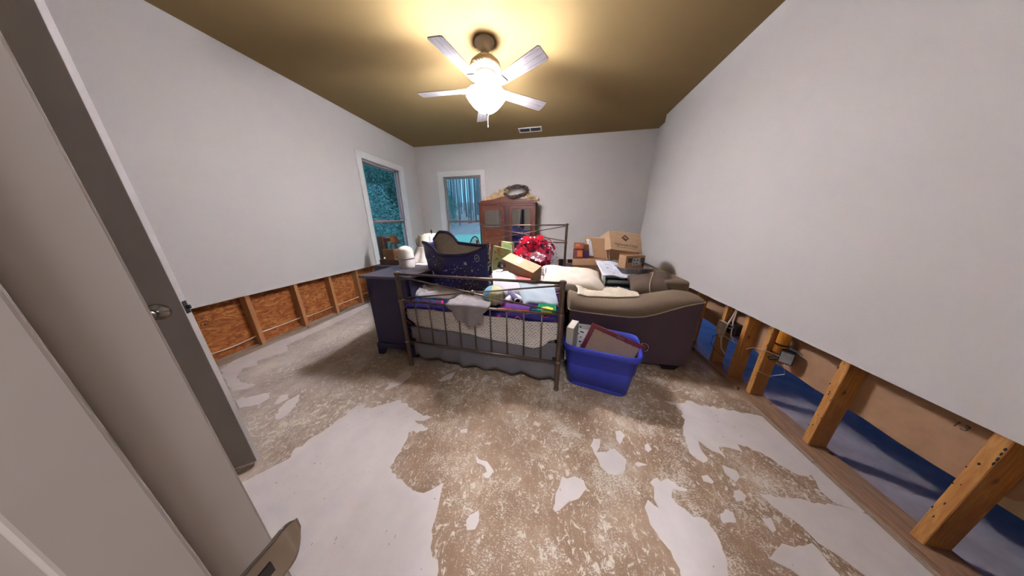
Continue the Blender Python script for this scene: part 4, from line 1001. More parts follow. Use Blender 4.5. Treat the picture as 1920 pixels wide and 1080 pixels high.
rd = (we1*.93-we2*.36); ru = (we2*.93+we1*.36)
for w_, dx, dy in (('Merry', .012, .048), ('&', .0, .008), ('Bright', .0, -.038)):
    text('sign_lettering', w_, .058 if w_ != '&' else .034, 'white', sg+rd*dx+ru*dy+wn*.003, rd, ru, wrh, shear=.35, ext=.0012)
# silver glitter gift bag behind it
def glit():
    m, nt, b = base_mat('silver_glitter'); co = coords(nt); v = N(nt, 'ShaderNodeTexVoronoi'); v.inputs['Scale'].default_value = 160; nt.links.new(co, v.inputs['Vector'])
    s = N(nt, 'ShaderNodeSeparateColor'); nt.links.new(v.outputs['Color'], s.inputs[0])
    nt.links.new(ramp(nt, s.outputs[0], [(.2, lin((120, 112, 128))), (.8, lin((226, 220, 228)))]), b.inputs['Base Color']); b.inputs['Roughness'].default_value = .35; b.inputs['Metallic'].default_value = .4; return m
gb = thing('gift_bag', 'silver glitter gift bag standing behind the red wreath at the headboard', 'gift bag', (-.03, 3.12, .72))
obj('sack', hexa(BM(), [(-.17, 3.07, .715), (.095, 3.07, .715), (.095, 3.18, .715), (-.17, 3.18, .715), (-.17, 3.10, 1.04), (.055, 3.10, 1.04), (.055, 3.15, 1.04), (-.17, 3.15, 1.04)], .003), glit(), gb, world=True)
b = BM(); tube(b, [(-.10, 3.10, 1.035), (-.095, 3.09, 1.09), (-.05, 3.085, 1.11), (-.01, 3.09, 1.09), (0, 3.10, 1.035)], .003, 6); obj('handle', b, 'white', gb, world=True)
b = BM(); box(b, -.20, .13, 3.04, 3.20, .625, .712, .01); tag(obj('storage_box', b, plain('navy_box', (24, 20, 50), .6)), 'low navy box under the silver glitter gift bag by the headboard', 'box')
cu = thing('plastic_cup', 'small clear plastic cup right of the tilted cardboard box', 'cup', (-.09, 2.42, .745))
b = BM(); lathe(b, [(0, 0), (.030, 0), (.038, .085), (.036, .085), (.028, .003), (0, .003)], 24, closed=True); obj('wall', b, 'clear', cu, True)
b = BM(); lathe(b, [(.036, .083), (.041, .084), (.041, .088), (.036, .088)], 24, closed=True); obj('rim', b, 'white', cu, True)
b = BM(); heap(b, -.04, 2.66, .20, .26, .627, .165, 81, .2, folds=5)
tag(obj('lace_cloth', b, fabric('lace_white', (214, 206, 206), .3, 90), None, True), 'white lace cloth crumpled below the red wreath', 'cloth')
b = BM(); heap(b, .05, 2.98, .13, .07, .628, .10, 91, .45, na=28, folds=5)
tag(obj('tissue_paper', b, 'sheetw', None, True), 'white tissue paper crumpled at the foot of the silver gift bag', 'paper')
# cream pillow between bed and sofa
pl = thing('pillow', 'large cream pillow lying between bed and sofa', 'pillow', (.235, 2.50, .70), (R(16), R(5), R(6)))
M['cream'] = fabric('cream_cotton', (226, 212, 190), .06)
b = BM(); pillow(b, .36, .24, .085, 3, .02, 26); bmesh.ops.recalc_face_normals(b, faces=b.faces); obj('cover', b, 'cream', pl, True)
b = BM(); tube(b, [(x*.36*(1-.06*(1-(y*y))), y*.24*(1-.06*(1-x*x)), 0) for x, y in [(math.cos(t)*min(1/abs(math.cos(t)+1e-9), 1/abs(math.sin(t)+1e-9)), math.sin(t)*min(1/abs(math.cos(t)+1e-9), 1/abs(math.sin(t)+1e-9))) for t in [k*PI/24 for k in range(48)]]], .004, 5, True); obj('piping', b, 'cream', pl, True)

# ---------------------------------------------------------------- sofa
sofa = thing('sofa', 'taupe upholstered sofa with light piping along the right wall', 'sofa', (.75, 2.9, 0))
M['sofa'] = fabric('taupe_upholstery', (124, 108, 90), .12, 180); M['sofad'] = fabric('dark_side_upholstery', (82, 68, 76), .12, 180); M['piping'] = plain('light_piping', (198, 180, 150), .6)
PZ = [(.19, .545), (.30, .532), (.45, .522), (.60, .512), (.72, .510), (.82, .522), (.92, .555), (1.02, .600), (1.12, .643), (1.22, .675), (1.26, .683)]
def pz(x):
    for (a, p), (c, q) in zip(PZ, PZ[1:]):
        if x <= c: t = max(0, (x-a)/(c-a)); return p+(q-p)*t
    return PZ[-1][1]
TP = [(.19, .680), (.24, .668), (.35, .633), (.5, .626), (.64, .629), (.757, .646), (.955, .694), (1.12, .727), (1.2, .722), (1.27, .708)]
def tp(x):
    for (a, p), (c, q) in zip(TP, TP[1:]):
        if x <= c: t = max(0, (x-a)/(c-a)); return p+(q-p)*t
    return TP[-1][1]
AY = 1.925
b = BM()
cols = [.19+.0357*k for k in range(31)]
def prof_pad(x):
    z0, z1 = pz(x), tp(x); r = []
    for k in range(9):
        t = k/8*PI/2; r.append((AY-.012*math.sin(t*2)+(.13)*(1-math.cos(t)), z0+(z1-z0)*math.sin(t)))
    r += [(AY+.22, z1-.006), (AY+.27, z1-.03), (AY+.29, z1-.08), (AY+.29, .40)]
    return r
rows = [[b.verts.new((x, y, z)) for y, z in prof_pad(x)] for x in cols]
for A_, B_ in zip(rows, rows[1:]):
    for k in range(len(A_)-1): b.faces.new((A_[k], B_[k], B_[k+1], A_[k+1]))
for rw, sx in ((rows[0], -1), (rows[-1], 1)):
    ring = [[b.verts.new(Vector((v.co.x+sx*.018*math.sin(t), v.co.y+(AY+.14-v.co.y)*(1-math.cos(t))*.35, v.co.z+(.5-v.co.z)*(1-math.cos(t))*.15))) for v in rw] for t in (.8, 1.5)]
    for P_, Q_ in zip([rw]+ring, ring):
        for k in range(len(rw)-1): b.faces.new((P_[k], Q_[k], Q_[k+1], P_[k+1]))
    b.faces.new(ring[-1])
obj('arm_pad', b, 'sofa', sofa, True, True)
b = BM(); n = len(cols)
A_ = [b.verts.new((x+(-.004 if i == 0 else 0), AY, pz(x))) for i, x in enumerate(cols)]; B_ = [b.verts.new((x*1.0-(.012 if i > n-3 else 0), AY+.004, .055)) for i, x in enumerate(cols)]
C_ = [b.verts.new((v.co.x, AY+.27, v.co.z)) for v in A_]; D_ = [b.verts.new((v.co.x, AY+.27, .055)) for v in B_]
for k in range(n-1):
    b.faces.new((A_[k], A_[k+1], B_[k+1], B_[k])); b.faces.new((C_[k], C_[k+1], D_[k+1], D_[k])); b.faces.new((B_[k], B_[k+1], D_[k+1], D_[k]))
b.faces.new((A_[0], B_[0], D_[0], C_[0])); b.faces.new((A_[-1], B_[-1], D_[-1], C_[-1]))
for k in range(n-1): b.faces.new((A_[k], A_[k+1], C_[k+1], C_[k]))
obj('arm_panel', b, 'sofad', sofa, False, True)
b = BM(); tube(b, [(cols[0]-.014, AY+.14, pz(cols[0])+.03), (cols[0]-.014, AY+.02, pz(cols[0]))]+[(x, AY-.006, pz(x)) for x in cols]+[(cols[-1]+.014, AY+.02, pz(cols[-1]))], .0045, 6); obj('piping', b, 'piping', sofa, True, True)
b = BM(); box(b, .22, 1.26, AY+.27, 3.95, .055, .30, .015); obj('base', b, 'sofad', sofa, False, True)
for y0, y1 in ((2.22, 3.08), (3.085, 3.95)):
    b = BM(); box(b, .20, 1.12, y0, y1, .30, .475, .05, 4); obj('seat_cushion', b, 'sofa', sofa, True, True, [('WEIGHTED_NORMAL', {})])
b = BM(); box(b, 1.07, 1.298, AY+.285, 3.98, .30, .790, .035, 4); obj('back_frame', b, 'sofa', sofa, True, True, [('WEIGHTED_NORMAL', {})])
for y0, y1 in ((2.22, 3.08), (3.085, 3.95)):
    b = BM(); 
    hexa(b, [(.98, y0+.6, .47), (1.08, y0+.6, .47), (1.08, y1, .47), (.98, y1, .47), (1.0, y0+.6, .70), (1.08, y0+.6, .71), (1.08, y1, .71), (1.0, y1, .70)], .035); obj('back_cushion', b, 'sofa', sofa, True, True, [('WEIGHTED_NORMAL', {})])
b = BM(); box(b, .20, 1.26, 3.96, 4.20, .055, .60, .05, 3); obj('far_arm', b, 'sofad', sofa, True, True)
for x, y in ((1.11, AY+.004), (.26, AY+.004), (1.11, 4.1), (.26, 4.1)):
    obj('foot', hexa(BM(), [(x-.045, y+.01, 0), (x+.06, y+.01, 0), (x+.06, y+.10, 0), (x-.045, y+.10, 0), (x-.062, y-.005, .056), (x+.085, y-.005, .056), (x+.085, y+.12, .056), (x-.062, y+.12, .056)]), 'black', sofa, world=True)
# cushion with piping
cs = thing('cushion', 'plump taupe cushion with cream piping leaning in the sofa corner', 'cushion', (1.00, 2.34, .690), (R(42), R(-12), R(-20)))
b = BM(); pillow(b, .20, .155, .125, 13, .032, 30, 2.4, .12); obj('cover', b, fabric('cushion_taupe', (98, 84, 72), .1, 180), cs, True)
b = BM(); tube(b, [(.02+.02*math.sin(2*t), .146*math.cos(t), .134*math.sin(t)) for t in [k*PI/14 for k in range(15)]], .0042, 6); obj('piping', b, 'piping', cs, True)
# fringed throw
th = thing('throw_blanket', 'cream throw with bobble fringe lying on the sofa arm and seat', 'throw', (.55, 2.25, .52))
b = BM()
def thr(u, v):
    x = .25+u*.56+.02*math.sin(v*5); zt = min(tp(x), .655); y = 2.06+v*.40
    z = zt+.004+.012*math.sin(min(1, v*3)*PI/2)-(zt-.600)*max(0, (v-.2)/.8)**1.2
    z += (.014*math.sin(x*17+v*5)+.026*nz(x*9, y*9, 3)+.012*nz(x*26, y*26, 8))*min(1, v*2.5)
    return Vector((x, y-.03*math.sin(x*8)*(1-v), z))
grid(b, thr, 40, 24); obj('weave', b, fabric('cream_weave', (214, 200, 176), .15, 90), th, True, True, [SOL(.01, 1)])
b = BM(); rn = random.Random(4)
for k in range(44):
    p = thr(k/43, 1.0)+Vector((0, .010, .010+.006*math.sin(k*2.1))); bmesh.ops.create_icosphere(b, subdivisions=1, radius=.0115, matrix=Matrix.Translation(p))
for k in range(26):
    p = thr(.03+.5*k/25, .72+.05*math.sin(k))+Vector((0, 0, .014)); bmesh.ops.create_icosphere(b, subdivisions=1, radius=.010, matrix=Matrix.Translation(p))
obj('bobble_fringe', b, 'cream', th, True, True)
# plastic drawer unit, mailer, foil tray and little box stacked on the seat
tr = thing('tray_stack', 'white and pale blue stacked plastic trays on the sofa seat', 'trays', (.79, 2.68, .478))
M['pale'] = plain('pale_blue_plastic', (184, 196, 208), .4); M['greyp'] = plain('grey_blue_plastic', (146, 160, 176), .4)
obj('side', hexa(BM(), [(.615, 2.60, .478), (.637, 2.585, .478), (.66, 2.80, .478), (.64, 2.82, .478), (.600, 2.60, .722), (.622, 2.585, .722), (.645, 2.80, .722), (.625, 2.82, .722)]), 'white', tr, world=True)
for i, z in enumerate((.478, .565, .648)):
    b = BM(); box(b, .645, .96, 2.57, 2.80, z, z+.010); box(b, .645, .96, 2.565, 2.578, z, z+.038, .003); box(b, .945, .96, 2.578, 2.80, z, z+.07); box(b, .645, .96, 2.79, 2.80, z, z+.075)
    obj('tray', b, 'pale' if i != 1 else 'greyp', tr, world=True)
b = BM(); box(b, .635, .965, 2.56, 2.81, .716, .726, .004); obj('lid', b, 'greyp', tr, world=True)
ml = thing('mailer_bag', 'white plastic mailer with a grey print draped over the stacked trays', 'mailer', (.78, 2.68, .73))
def mailf(u, v):
    x = .585+u*.42; y = 2.555+v*.36
    z = .737+(.135*v**1.2)*(1-.55*u)+.012*math.sin(u*9+v*4)+.010*nz(x*12, y*12, 5)-(.012 if u > .9 else 0)
    return Vector((x-.03*v*(1-u), y, z))
b = BM(); grid(b, mailf, 26, 22); obj('film', b, plain('white_poly', (214, 214, 222), .3), ml, True, True, [SOL(.012, -1)])
b = BM()
for (u, v, r) in ((.26, .62, .035), (.34, .55, .022), (.20, .52, .018), (.36, .30, .02), (.28, .36, .016)):
    c_ = [mailf(u+r*1.2*math.cos(t)*(1 if k % 2 else .5), v+r*1.4*math.sin(t)*(1 if k % 2 else .5))+Vector((0, -.0015, .0022)) for k, t in enumerate([2*PI*j/12 for j in range(12)])]
    b.faces.new([b.verts.new(p) for p in c_])
obj('print', b, plain('mailer_print', (112, 112, 130), .5), ml, False, True)
b = BM(); grid(b, lambda u, v: Vector((.83+u*.10+.02*v, 2.545-.01*v+.01*math.sin(u*7), .742-.07*v*(.5+.5*u)-.01*math.sin(u*9))), 8, 6); obj('torn_corner', b, M['white'], ml, True, True, [SOL(.002)])
fp = thing('foil_tray', 'aluminium foil roasting tray on top of the white mailer', 'tray', (.945, 2.72, .735), R(6))
M['foil'] = plain('aluminium_foil', (206, 204, 212), .3, .9, .08, 60)
b = BM(); n = 96; rr = []
def rrect(a, c, k, rad, rip):
    t = 2*PI*k/n; ct, st = math.cos(t), math.sin(t); s_ = (abs(ct)**5+abs(st)**5)**(-1/5); q = 1+rip*(1 if k % 2 else -1)
    return a*ct*s_*q, c*st*s_*q
for a, c, z, rip in ((.128, .085, .0, 0), (.135, .092, .006, .030), (.160, .115, .082, .030), (.163, .118, .086, 0), (.182, .136, .088, 0), (.183, .137, .083, 0)):
    rr.append([b.verts.new((*rrect(a, c, k, 0, rip), z)) for k in range(n)])
for A_, B_ in zip(rr, rr[1:]):
    for k in range(n): b.faces.new((A_[k], A_[(k+1) % n], B_[(k+1) % n], B_[k]))
b.faces.new(rr[0]); obj('pan', b, 'foil', fp, False, mods=[SOL(.0012, 0)])
def fontbars(b, o_, ax_, ay, n_, seed, L):
    q = random.Random(seed); o_, ax_, ay, n_ = map(Vector, (o_, ax_, ay, n_)); x = 0
    while x < L: w_ = q.uniform(.003, .007); para(b, o_+ax_*x, ax_*w_, ay, n_); x += w_+q.uniform(.002, .004)
sb = thing('parcel_box', 'small printed parcel box with white label sitting in the foil tray', 'box', (.93, 2.75, .752), R(20))
b = BM(); box(b, -.115, .13, -.055, .075, 0, .20, .002, 1); 
obj('carton', b, 'card', sb)
b = BM(); box(b, -.112, .127, .072, .0755, .20, .222); obj('flap', b, 'cardl', sb)
b = BM(); box(b, -.108, .123, -.049, .069, .2, .2012); obj('opening', b, 'cardd', sb)
b = BM(); box(b, -.085, .125, -.0575, -.055, .125, .175); box(b, -.118, -.115, -.05, -.01, .02, .06); box(b, -.10, -.04, -.0575, -.055, .012, .035); box(b, .0, .012, -.0575, -.055, .012, .038); box(b, .022, .034, -.0575, -.055, .012, .038); box(b, .10, .125, -.0575, -.055, .07, .125); obj('dark_print', b, plain('parcel_print', (44, 36, 54), .5), sb)
b = BM(); para(b, (-.03, -.0585, .085), (.105, 0, .012), (-.008, 0, .085), (0, -.0012, 0)); obj('label', b, plain('parcel_label', (222, 222, 222), .5), sb)
b = BM()
for x, z in ((-.015, .10), (.02, .103), (-.02, .145), (.02, .145)): box(b, x, x+.018, -.0606, -.0597, z, z+.012)
obj('label_print', b, 'black', sb)
# big brown box, lettered box, labelled box, orange packets
bb = thing('cardboard_box', 'wide brown closed cardboard box on the sofa at the headboard', 'box', (.50, 3.12, .48))
b = BM(); hexa(b, [(.285, 2.99, .478), (.72, 2.95, .478), (.76, 3.33, .478), (.33, 3.37, .478), (.275, 2.99, .852), (.70, 2.95, .872), (.74, 3.33, .872), (.32, 3.37, .852)], .004); obj('carton', b, 'cardd', bb, world=True)
b = BM(); hexa(b, [(.272, 2.985, .775), (.704, 2.945, .790), (.706, 2.947, .872), (.274, 2.987, .852), (.272, 2.981, .775), (.704, 2.941, .790), (.706, 2.943, .872), (.274, 2.983, .852)]); obj('lid_flap', b, M['card'], bb, world=True)
b = BM(); lathe(b, [(.012, 0), (.016, 0), (.016, .002), (.012, .002)], 18, closed=True); b.transform(Matrix.Translation((.60, 2.957, .72)) @ Matrix.Rotation(R(90), 4, 'X')); obj('printed_ring', b, 'cardl', bb, world=True)
hb = thing('cardboard_box', 'tilted cardboard box with a diamond logo and lettering on the sofa', 'box', (.90, 3.02, .88))
F_tl, F_tr, F_bl, F_br, L_t, L_b = map(Vector, ((.674, 2.90, 1.232), (1.037, 2.90, 1.181), (.713, 2.85, 1.010), (1.071, 2.85, .964), (.595, 3.19, 1.105), (.626, 3.15, .945)))
dpt = (L_t-F_tl+L_b-F_bl)/2*.95
th_ = .006
fx = (F_tr-F_tl).normalized(); fz = (F_tl-F_bl).normalized(); fn = fx.cross(fz); fn = fn if fn.y < 0 else -fn
def panel(nm, p, q, r_, s_, nn_, mat='cardl'):
    b = BM(); hexa(b, [p, q, r_, s_, p-nn_*th_, q-nn_*th_, r_-nn_*th_, s_-nn_*th_]); return obj(nm, b, mat, hb, world=True)
bk = Vector((-.05, .29, -.02))
panel('front_flap', F_bl, F_br, F_tr, F_tl, fn)
ln = (F_tl-F_bl).cross(L_t-F_tl).normalized(); ln = ln if ln.x < 0 else -ln
panel('side_flap', F_bl, L_b, L_t, F_tl, ln)
panel('side_flap', F_br, F_br+Vector((.03, .30, .0)), F_tr+Vector((.03, .30, 0)), F_tr, -ln)
panel('top_panel', F_tl, F_tr, F_tr+Vector((.03, .30, 0)), L_t, Vector((0, 0, 1)))
b = BM(); hexa(b, [(.735, 2.95, .862), (1.03, 2.93, .862), (1.06, 3.2, .862), (.74, 3.22, .862), (.700, 2.89, 1.02), (1.055, 2.875, .985), (1.07, 3.2, .985), (.69, 3.2, 1.02)], .002); obj('carton', b, 'card', hb, world=True)
cF = (F_tl+F_tr+F_bl+F_br)/4
b = BM(); d0 = cF+fz*.045+fx*.0+fn*.0015
prism(b, [(-.046, 0), (0, -.040), (.046, 0), (.0, .040)], d0, fx, fz, fn*.0006); obj('logo_diamond', b, plain('logo_ink', (74, 58, 52), .7), hb, world=True)
b = BM(); prism(b, [(-.030, .004), (-.004, .022), (.014, .004), (.030, -.003), (.006, -.012), (-.012, .002)], d0+fn*.0008, fx, fz, fn*.0005); obj('logo_wave', b, 'card', hb, world=True)
text('box_lettering', 'HighwaterClays', .046, 'black', cF-fz*.040+fn*.0015, fx, fz, hb, ext=.0005, scale_x=.92)
b = BM(); fontbars(b, cF-fz*.078-fx*.115+fn*.0010, fx, fz*.007, fn*.0008, 3, .235); obj('small_print', b, plain('small_ink', (110, 84, 66), .7), hb, world=True)
wb_ = thing('cardboard_box', 'cardboard box with a white paper label on its left side behind the lettered box', 'box', (.58, 3.12, .875))
b = BM(); hexa(b, [(.545, 3.02, .876), (.72, 2.99, .876), (.74, 3.20, .876), (.50, 3.22, .876), (.490, 3.02, 1.135), (.66, 2.99, 1.125), (.68, 3.20, 1.125), (.445, 3.22, 1.135)], .003); obj('carton', b, 'card', wb_, world=True)
b = BM(); hexa(b, [(.532, 3.05, .90), (.508, 3.16, .90), (.512, 3.16, .90), (.536, 3.05, .90), (.484, 3.05, 1.11), (.456, 3.16, 1.11), (.460, 3.16, 1.11), (.488, 3.05, 1.11)]); 
bmesh.ops.translate(b, verts=b.verts, vec=(-.004, -.002, 0)); obj('label', b, 'white', wb_, world=True)
b = BM(); hexa(b, [(.486, 2.985, .90), (.540, 2.985, .90), (.540, 2.99, .90), (.486, 2.99, .90), (.455, 2.985, 1.10), (.488, 2.985, 1.10), (.488, 2.99, 1.10), (.455, 2.99, 1.10)])
bmesh.ops.translate(b, verts=b.verts, vec=(.006, .026, 0)); obj('label', b, plain('label_white', (222, 222, 228), .5), wb_, world=True)
op = thing('packet', 'orange and purple printed packet leaning left of the boxes', 'packet', (.345, 3.06, .858))
b = BM(); box(b, .285, .41, 3.02, 3.10, .860, .985, .004); obj('carton', b, plain('packet_plum', (120, 70, 78), .5), op, world=True)
b = BM(); box(b, .33, .40, 3.0165, 3.0195, .885, .965); obj('front_print', b, plain('packet_orange', (222, 122, 50), .5), op, world=True)
b = BM(); box(b, .343, .372, 3.0145, 3.0166, .92, .935); obj('lettering', b, 'cardl', op, world=True)
o2 = thing('packet', 'flat orange packet lying on top of the orange and purple packet', 'packet', (.345, 3.07, .987))
b = BM(); box(b, .29, .412, 3.015, 3.11, .988, 1.062, .004); obj('carton', b, plain('packet_rust', (190, 104, 74), .5), o2, world=True)
b = BM(); box(b, .30, .355, 3.012, 3.0145, 1.02, 1.055); obj('front_print', b, plain('packet_light', (226, 136, 90), .5), o2, world=True)
o3 = thing('packet', 'brown packet with a violet band beside the orange packets', 'packet', (.455, 3.11, .858))
b = BM(); box(b, .418, .492, 3.06, 3.14, .862, 1.04, .003); obj('carton', b, 'cardd', o3, world=True)
b = BM(); box(b, .417, .493, 3.057, 3.0595, .885, .96); box(b, .417, .493, 3.056, 3.0595, .862, .882); obj('violet_band', b, plain('violet_print', (104, 78, 160), .5), o3, world=True)

# ---------------------------------------------------------------- blue tote with picture frame, book and papers
TA = R(-13)
tot = thing('storage_tote', 'blue plastic storage tote standing in front of the sofa arm', 'tote', (.435, 1.70, 0), TA)
M['blue'] = plain('blue_plastic', (54, 68, 182), .42, var=.05)
b = BM(); n = 64
def rr2(a, c, k):
    t = 2*PI*k/n; ct, st = math.cos(t), math.sin(t); s_ = (abs(ct)**7+abs(st)**7)**(-1/7); return a*ct*s_, c*st*s_
prof = [(.215, .150, .004, 0), (.228, .160, 0, 0), (.236, .166, .012, 0), (.252, .178, .21, 0), (.266, .190, .222, 0), (.276, .196, .335, 0), (.288, .206, .340, 0), (.292, .210, .385, 0), (.288, .207, .392, 0), (.276, .196, .388, 0), (.270, .190, .34, 0), (.258, .182, .22, 0), (.238, .166, .02, 0)]
rings = [[b.verts.new((*rr2(a, c, k), z)) for k in range(n)] for a, c, z, _ in prof]
for A_, B_ in zip(rings, rings[1:]):
    for k in range(n): b.faces.new((A_[k], A_[(k+1) % n], B_[(k+1) % n], B_[k]))
b.faces.new(rings[0]); b.faces.new(rings[-1])
obj('tub', b, 'blue', tot, True)
b = BM()
for s in (1, -1): box(b, s*.283-.006, s*.283+.018, -.07, .07, .335, .35, .004); 
obj('handle', b, 'blue', tot)
b = BM(); box(b, -.04, -.018, -.1745, -.172, .175, .181); obj('maker_mark', b, 'white', tot)
# picture frame seen from behind: in-plane axes
fo_ = Vector((.345, 1.655, .548)); fxx = Vector((.400, -.055, -.142)).normalized(); fyy = Vector((-.075, -.03, -.243)); fyy = (fyy-fxx*fyy.dot(fxx)).normalized(); fnn = fxx.cross(fyy); fnn = fnn if fnn.y < 0 else -fnn
fr = thing('picture_frame', 'dark red picture frame with tan backing standing askew in the blue tote', 'picture frame', fo_+fyy*.34+fxx*.2)
FW, FH, fw = .425, .33, .034
b = BM()
for x0, y0, w_, h_ in ((0, 0, FW, fw), (0, FH-fw, FW, fw), (0, fw, fw, FH-2*fw), (FW-fw, fw, fw, FH-2*fw)): para(b, fo_+fxx*x0+fyy*y0, fxx*w_, fyy*h_, -fnn*.022, .002)
obj('moulding', b, plain('mahogany_frame', (104, 32, 40), .4), fr, world=True)
obj('backing', para(BM(), fo_+fxx*fw*.9+fyy*fw*.9-fnn*.006, fxx*(FW-1.8*fw), fyy*(FH-1.8*fw), -fnn*.005), plain('backing_board', (176, 148, 118), .85, var=.05), fr, world=True)
b = BM(); para(b, fo_+fxx*.205+fyy*.012+fnn*.0005, fxx*.055, fyy*.008, fnn*.003); obj('hanger', b, 'chrome', fr, world=True)
b = BM()
for x in (.10, .21, .28, .30, .34): para(b, fo_+fxx*x+fyy*(fw*.8), fxx*.004, fyy*.014, fnn*.001)
para(b, fo_+fxx*fw*.8+fyy*.09, fxx*.012, fyy*.004, fnn*.001); obj('retaining_point', b, 'black', fr, world=True)
bk_ = thing('book', 'thick white-paged book standing at the left end of the blue tote', 'book', (.20, 1.68, .22), R(-20))
b = BM(); box(b, -.028, .024, -.085, .075, 0, .30, .002); obj('page_block', b, plain('page_edges', (206, 198, 182), .9, var=.12, nscale=60, scale=(8, 1, .2)), bk_)
b = BM(); box(b, -.031, -.028, -.088, .08, -.003, .303); box(b, .024, .027, -.088, .08, -.003, .303); obj('cover', b, plain('book_cover', (186, 180, 172), .6), bk_)
for i, (x, y, z, rz, lb) in enumerate(((.262, 1.70, .215, -30, 'white printed sheet standing between book and picture frame in the blue tote'), (.285, 1.745, .235, -8, 'black and white printed card behind the sheet in the blue tote'))):
    pp_ = thing('paper_sheet', lb, 'paper', (x, y, z), (R(-12), 0, R(rz)))
    b = BM(); box(b, -.05, .07, -.0015, .0015, 0, .24, .0005, 1); obj('sheet', b, 'white', pp_)
    b = BM(); q = random.Random(i+2)
    for k in range(9): xx, zz = q.uniform(-.045, .03), .03+k*.022; box(b, xx, xx+q.uniform(.012, .035), -.0026, -.0015, zz, zz+q.uniform(.006, .014))
    obj('print', b, 'black', pp_)
rg = thing('wire_ring', 'thin metal wire ring at the right end of the blue tote', 'ring', (.745, 1.635, .385))
b = BM(); tube(b, [(.028*math.cos(t)+.0, .01*math.sin(t), .030*math.sin(t)) for t in [R(-110+250*k/14) for k in range(15)]], .0022, 6); obj('wire', b, 'chrome', rg)

# ---------------------------------------------------------------- dresser and what stands on it
M['dresser'] = plain('navy_black_lacquer', (31, 25, 60), .45, var=.06, nscale=40); M['dtop'] = plain('dark_lacquer_top', (70, 64, 76), .4)
ds = thing('dresser', 'dark navy dresser with bracket feet left of the bed', 'dresser', (-1.525, 2.32, 0))
x0, x1, y0, y1 = -.235, .195, -.615, .615
obj('carcass', box(BM(), x0, x1, y0, y1, .13, .835, .003), 'dresser', ds)
obj('top', box(BM(), x0-.03, x1+.062, y0-.045, y1+.03, .835, .86, .006, 2), 'dtop', ds)
obj('base_moulding', box(BM(), x0-.015, x1+.018, y0-.018, y1+.015, .075, .13, .012, 2), 'dresser', ds)
for sx in (0, 1):
    for sy in (0, 1):
        b = BM(); xx = x0-.01 if sx == 0 else x1-.085; yy = y0-.015 if sy == 0 else y1-.02
        prism(b, [(0, 0), (.06, 0), (.075, .03), (.10, .06), (.10, .078), (0, .078)] if sx == 0 else [(.10, 0), (.04, 0), (.025, .03), (0, .06), (0, .078), (.10, .078)], (xx, yy, 0), (1, 0, 0), (0, 0, 1), (0, .035, 0)); obj('foot', b, 'dresser', ds)
for r_ in range(3):
    for c_ in range(2):
        ya, yb = y0+.03+c_*.59, y0+.03+c_*.59+.58; za = .16+r_*.222
        d_ = obj('drawer', box(BM(), x1-.01, x1+.016, ya, yb, za, za+.205, .005, 2), 'dresser', ds)
        for t in (.15, .43):
            b = BM(); lathe(b, [(0, 0), (.008, 0), (.007, .012), (.015, .02), (.013, .028), (0, .03)], 12); b.transform(Matrix.Translation((x1+.016, ya+t, za+.105)) @ Matrix.Rotation(R(90), 4, 'Y')); obj('knob', b, 'darkmetal', d_, True)
M['creamp'] = plain('cream_ceramic', (222, 214, 196), .5, var=.03)
df = thing('diffuser', 'cream domed ribbed diffuser with a grey band on the dresser', 'diffuser', (-1.57, 2.085, .86))
b = BM(); pr = [(0, .235)]
for k in range(13):
    t = k/12; a = PI/2*(1-t); 
    r = .080*min(1, math.sin(PI/2*min(1, t*1.35))**.9) if t < .74 else .080
    z = .115+.12*(math.cos(PI/2*min(1, t*1.1))**.75 if t < .9 else max(0, (1-t)*.35))
    pr += [(max(.004, r-.0050), z+.004), (r, z)]
lathe(b, pr+[(.082, .112), (0, .112)], 32); obj('ribbed_dome', b, 'creamp', df, True)
b = BM(); lathe(b, [(.0, .098), (.083, .098), (.084, .112), (0, .112)], 32); obj('band', b, plain('grey_band', (134, 130, 134), .5), df, True)
b = BM(); lathe(b, [(0, 0), (.074, 0), (.076, .01), (.081, .098), (0, .098)], 32); obj('base', b, plain('soft_white', (206, 198, 190), .5, var=.03), df, True)
pt = thing('paper_towel_roll', 'white paper towel roll wrapped in clear film on the dresser', 'paper towel', (-1.60, 2.50, .86))
b = BM(); lathe(b, [(.02, 0), (.064, 0), (.065, .003), (.065, .327), (.064, .33), (.02, .33)], 32, closed=True); obj('roll', b, 'creamp', pt, True)
b = BM(); lathe(b, [(.018, .0), (.020, .0), (.020, .331), (.018, .331)], 20, closed=True); obj('core', b, 'cardl', pt, True)
pk = thing('paper_towel_pack', 'plastic wrapped paper pack with violet print behind the paper towel roll', 'pack', (-1.70, 2.64, .86))
b = BM(); lathe(b, [(0, 0), (.06, 0), (.063, .28), (.05, .305), (0, .31)], 20, -.03, 0); lathe(b, [(0, 0), (.06, 0), (.066, .30), (.05, .33), (0, .335)], 20, .12, .03); obj('rolls', b, 'white', pk, True)
b = BM()
rn = random.Random(6)
for k in range(7):
    t = R(205+18*k); zz = .17+.09*rn.random(); c_ = Vector((-.03+.0645*math.cos(t), .0645*math.sin(t), zz)); tx = Vector((-math.sin(t), math.cos(t), 0)); b.faces.new([b.verts.new(c_+tx*p+Vector((0, 0, q))) for p, q in ((-.008, -.02), (.009, -.015), (.007, .02), (-.006, .016))])
obj('print', b, plain('violet_print_pack', (112, 100, 150), .5), pk)
b = BM()
def drp(u, v):
    a = PI*(1.02+1.0*u); r = .075+.10*v**1.5+.016*math.sin(a*9)*v; return Vector((-1.58+r*1.25*math.cos(a), 2.47+r*1.1*math.sin(a), .868+.185*(1-v)+.008*nz(u*9, v*4, 2)))
grid(b, drp, 48, 14); 
b2 = BM(); 
tag(obj('draped_cloth', b, fabric('white_plastic_cloth', (216, 208, 196), .05), None, True, mods=[SOL(.004, 1)]), 'off-white cloth draped round the foot of the paper towel roll on the dresser', 'cloth')
b2.free()
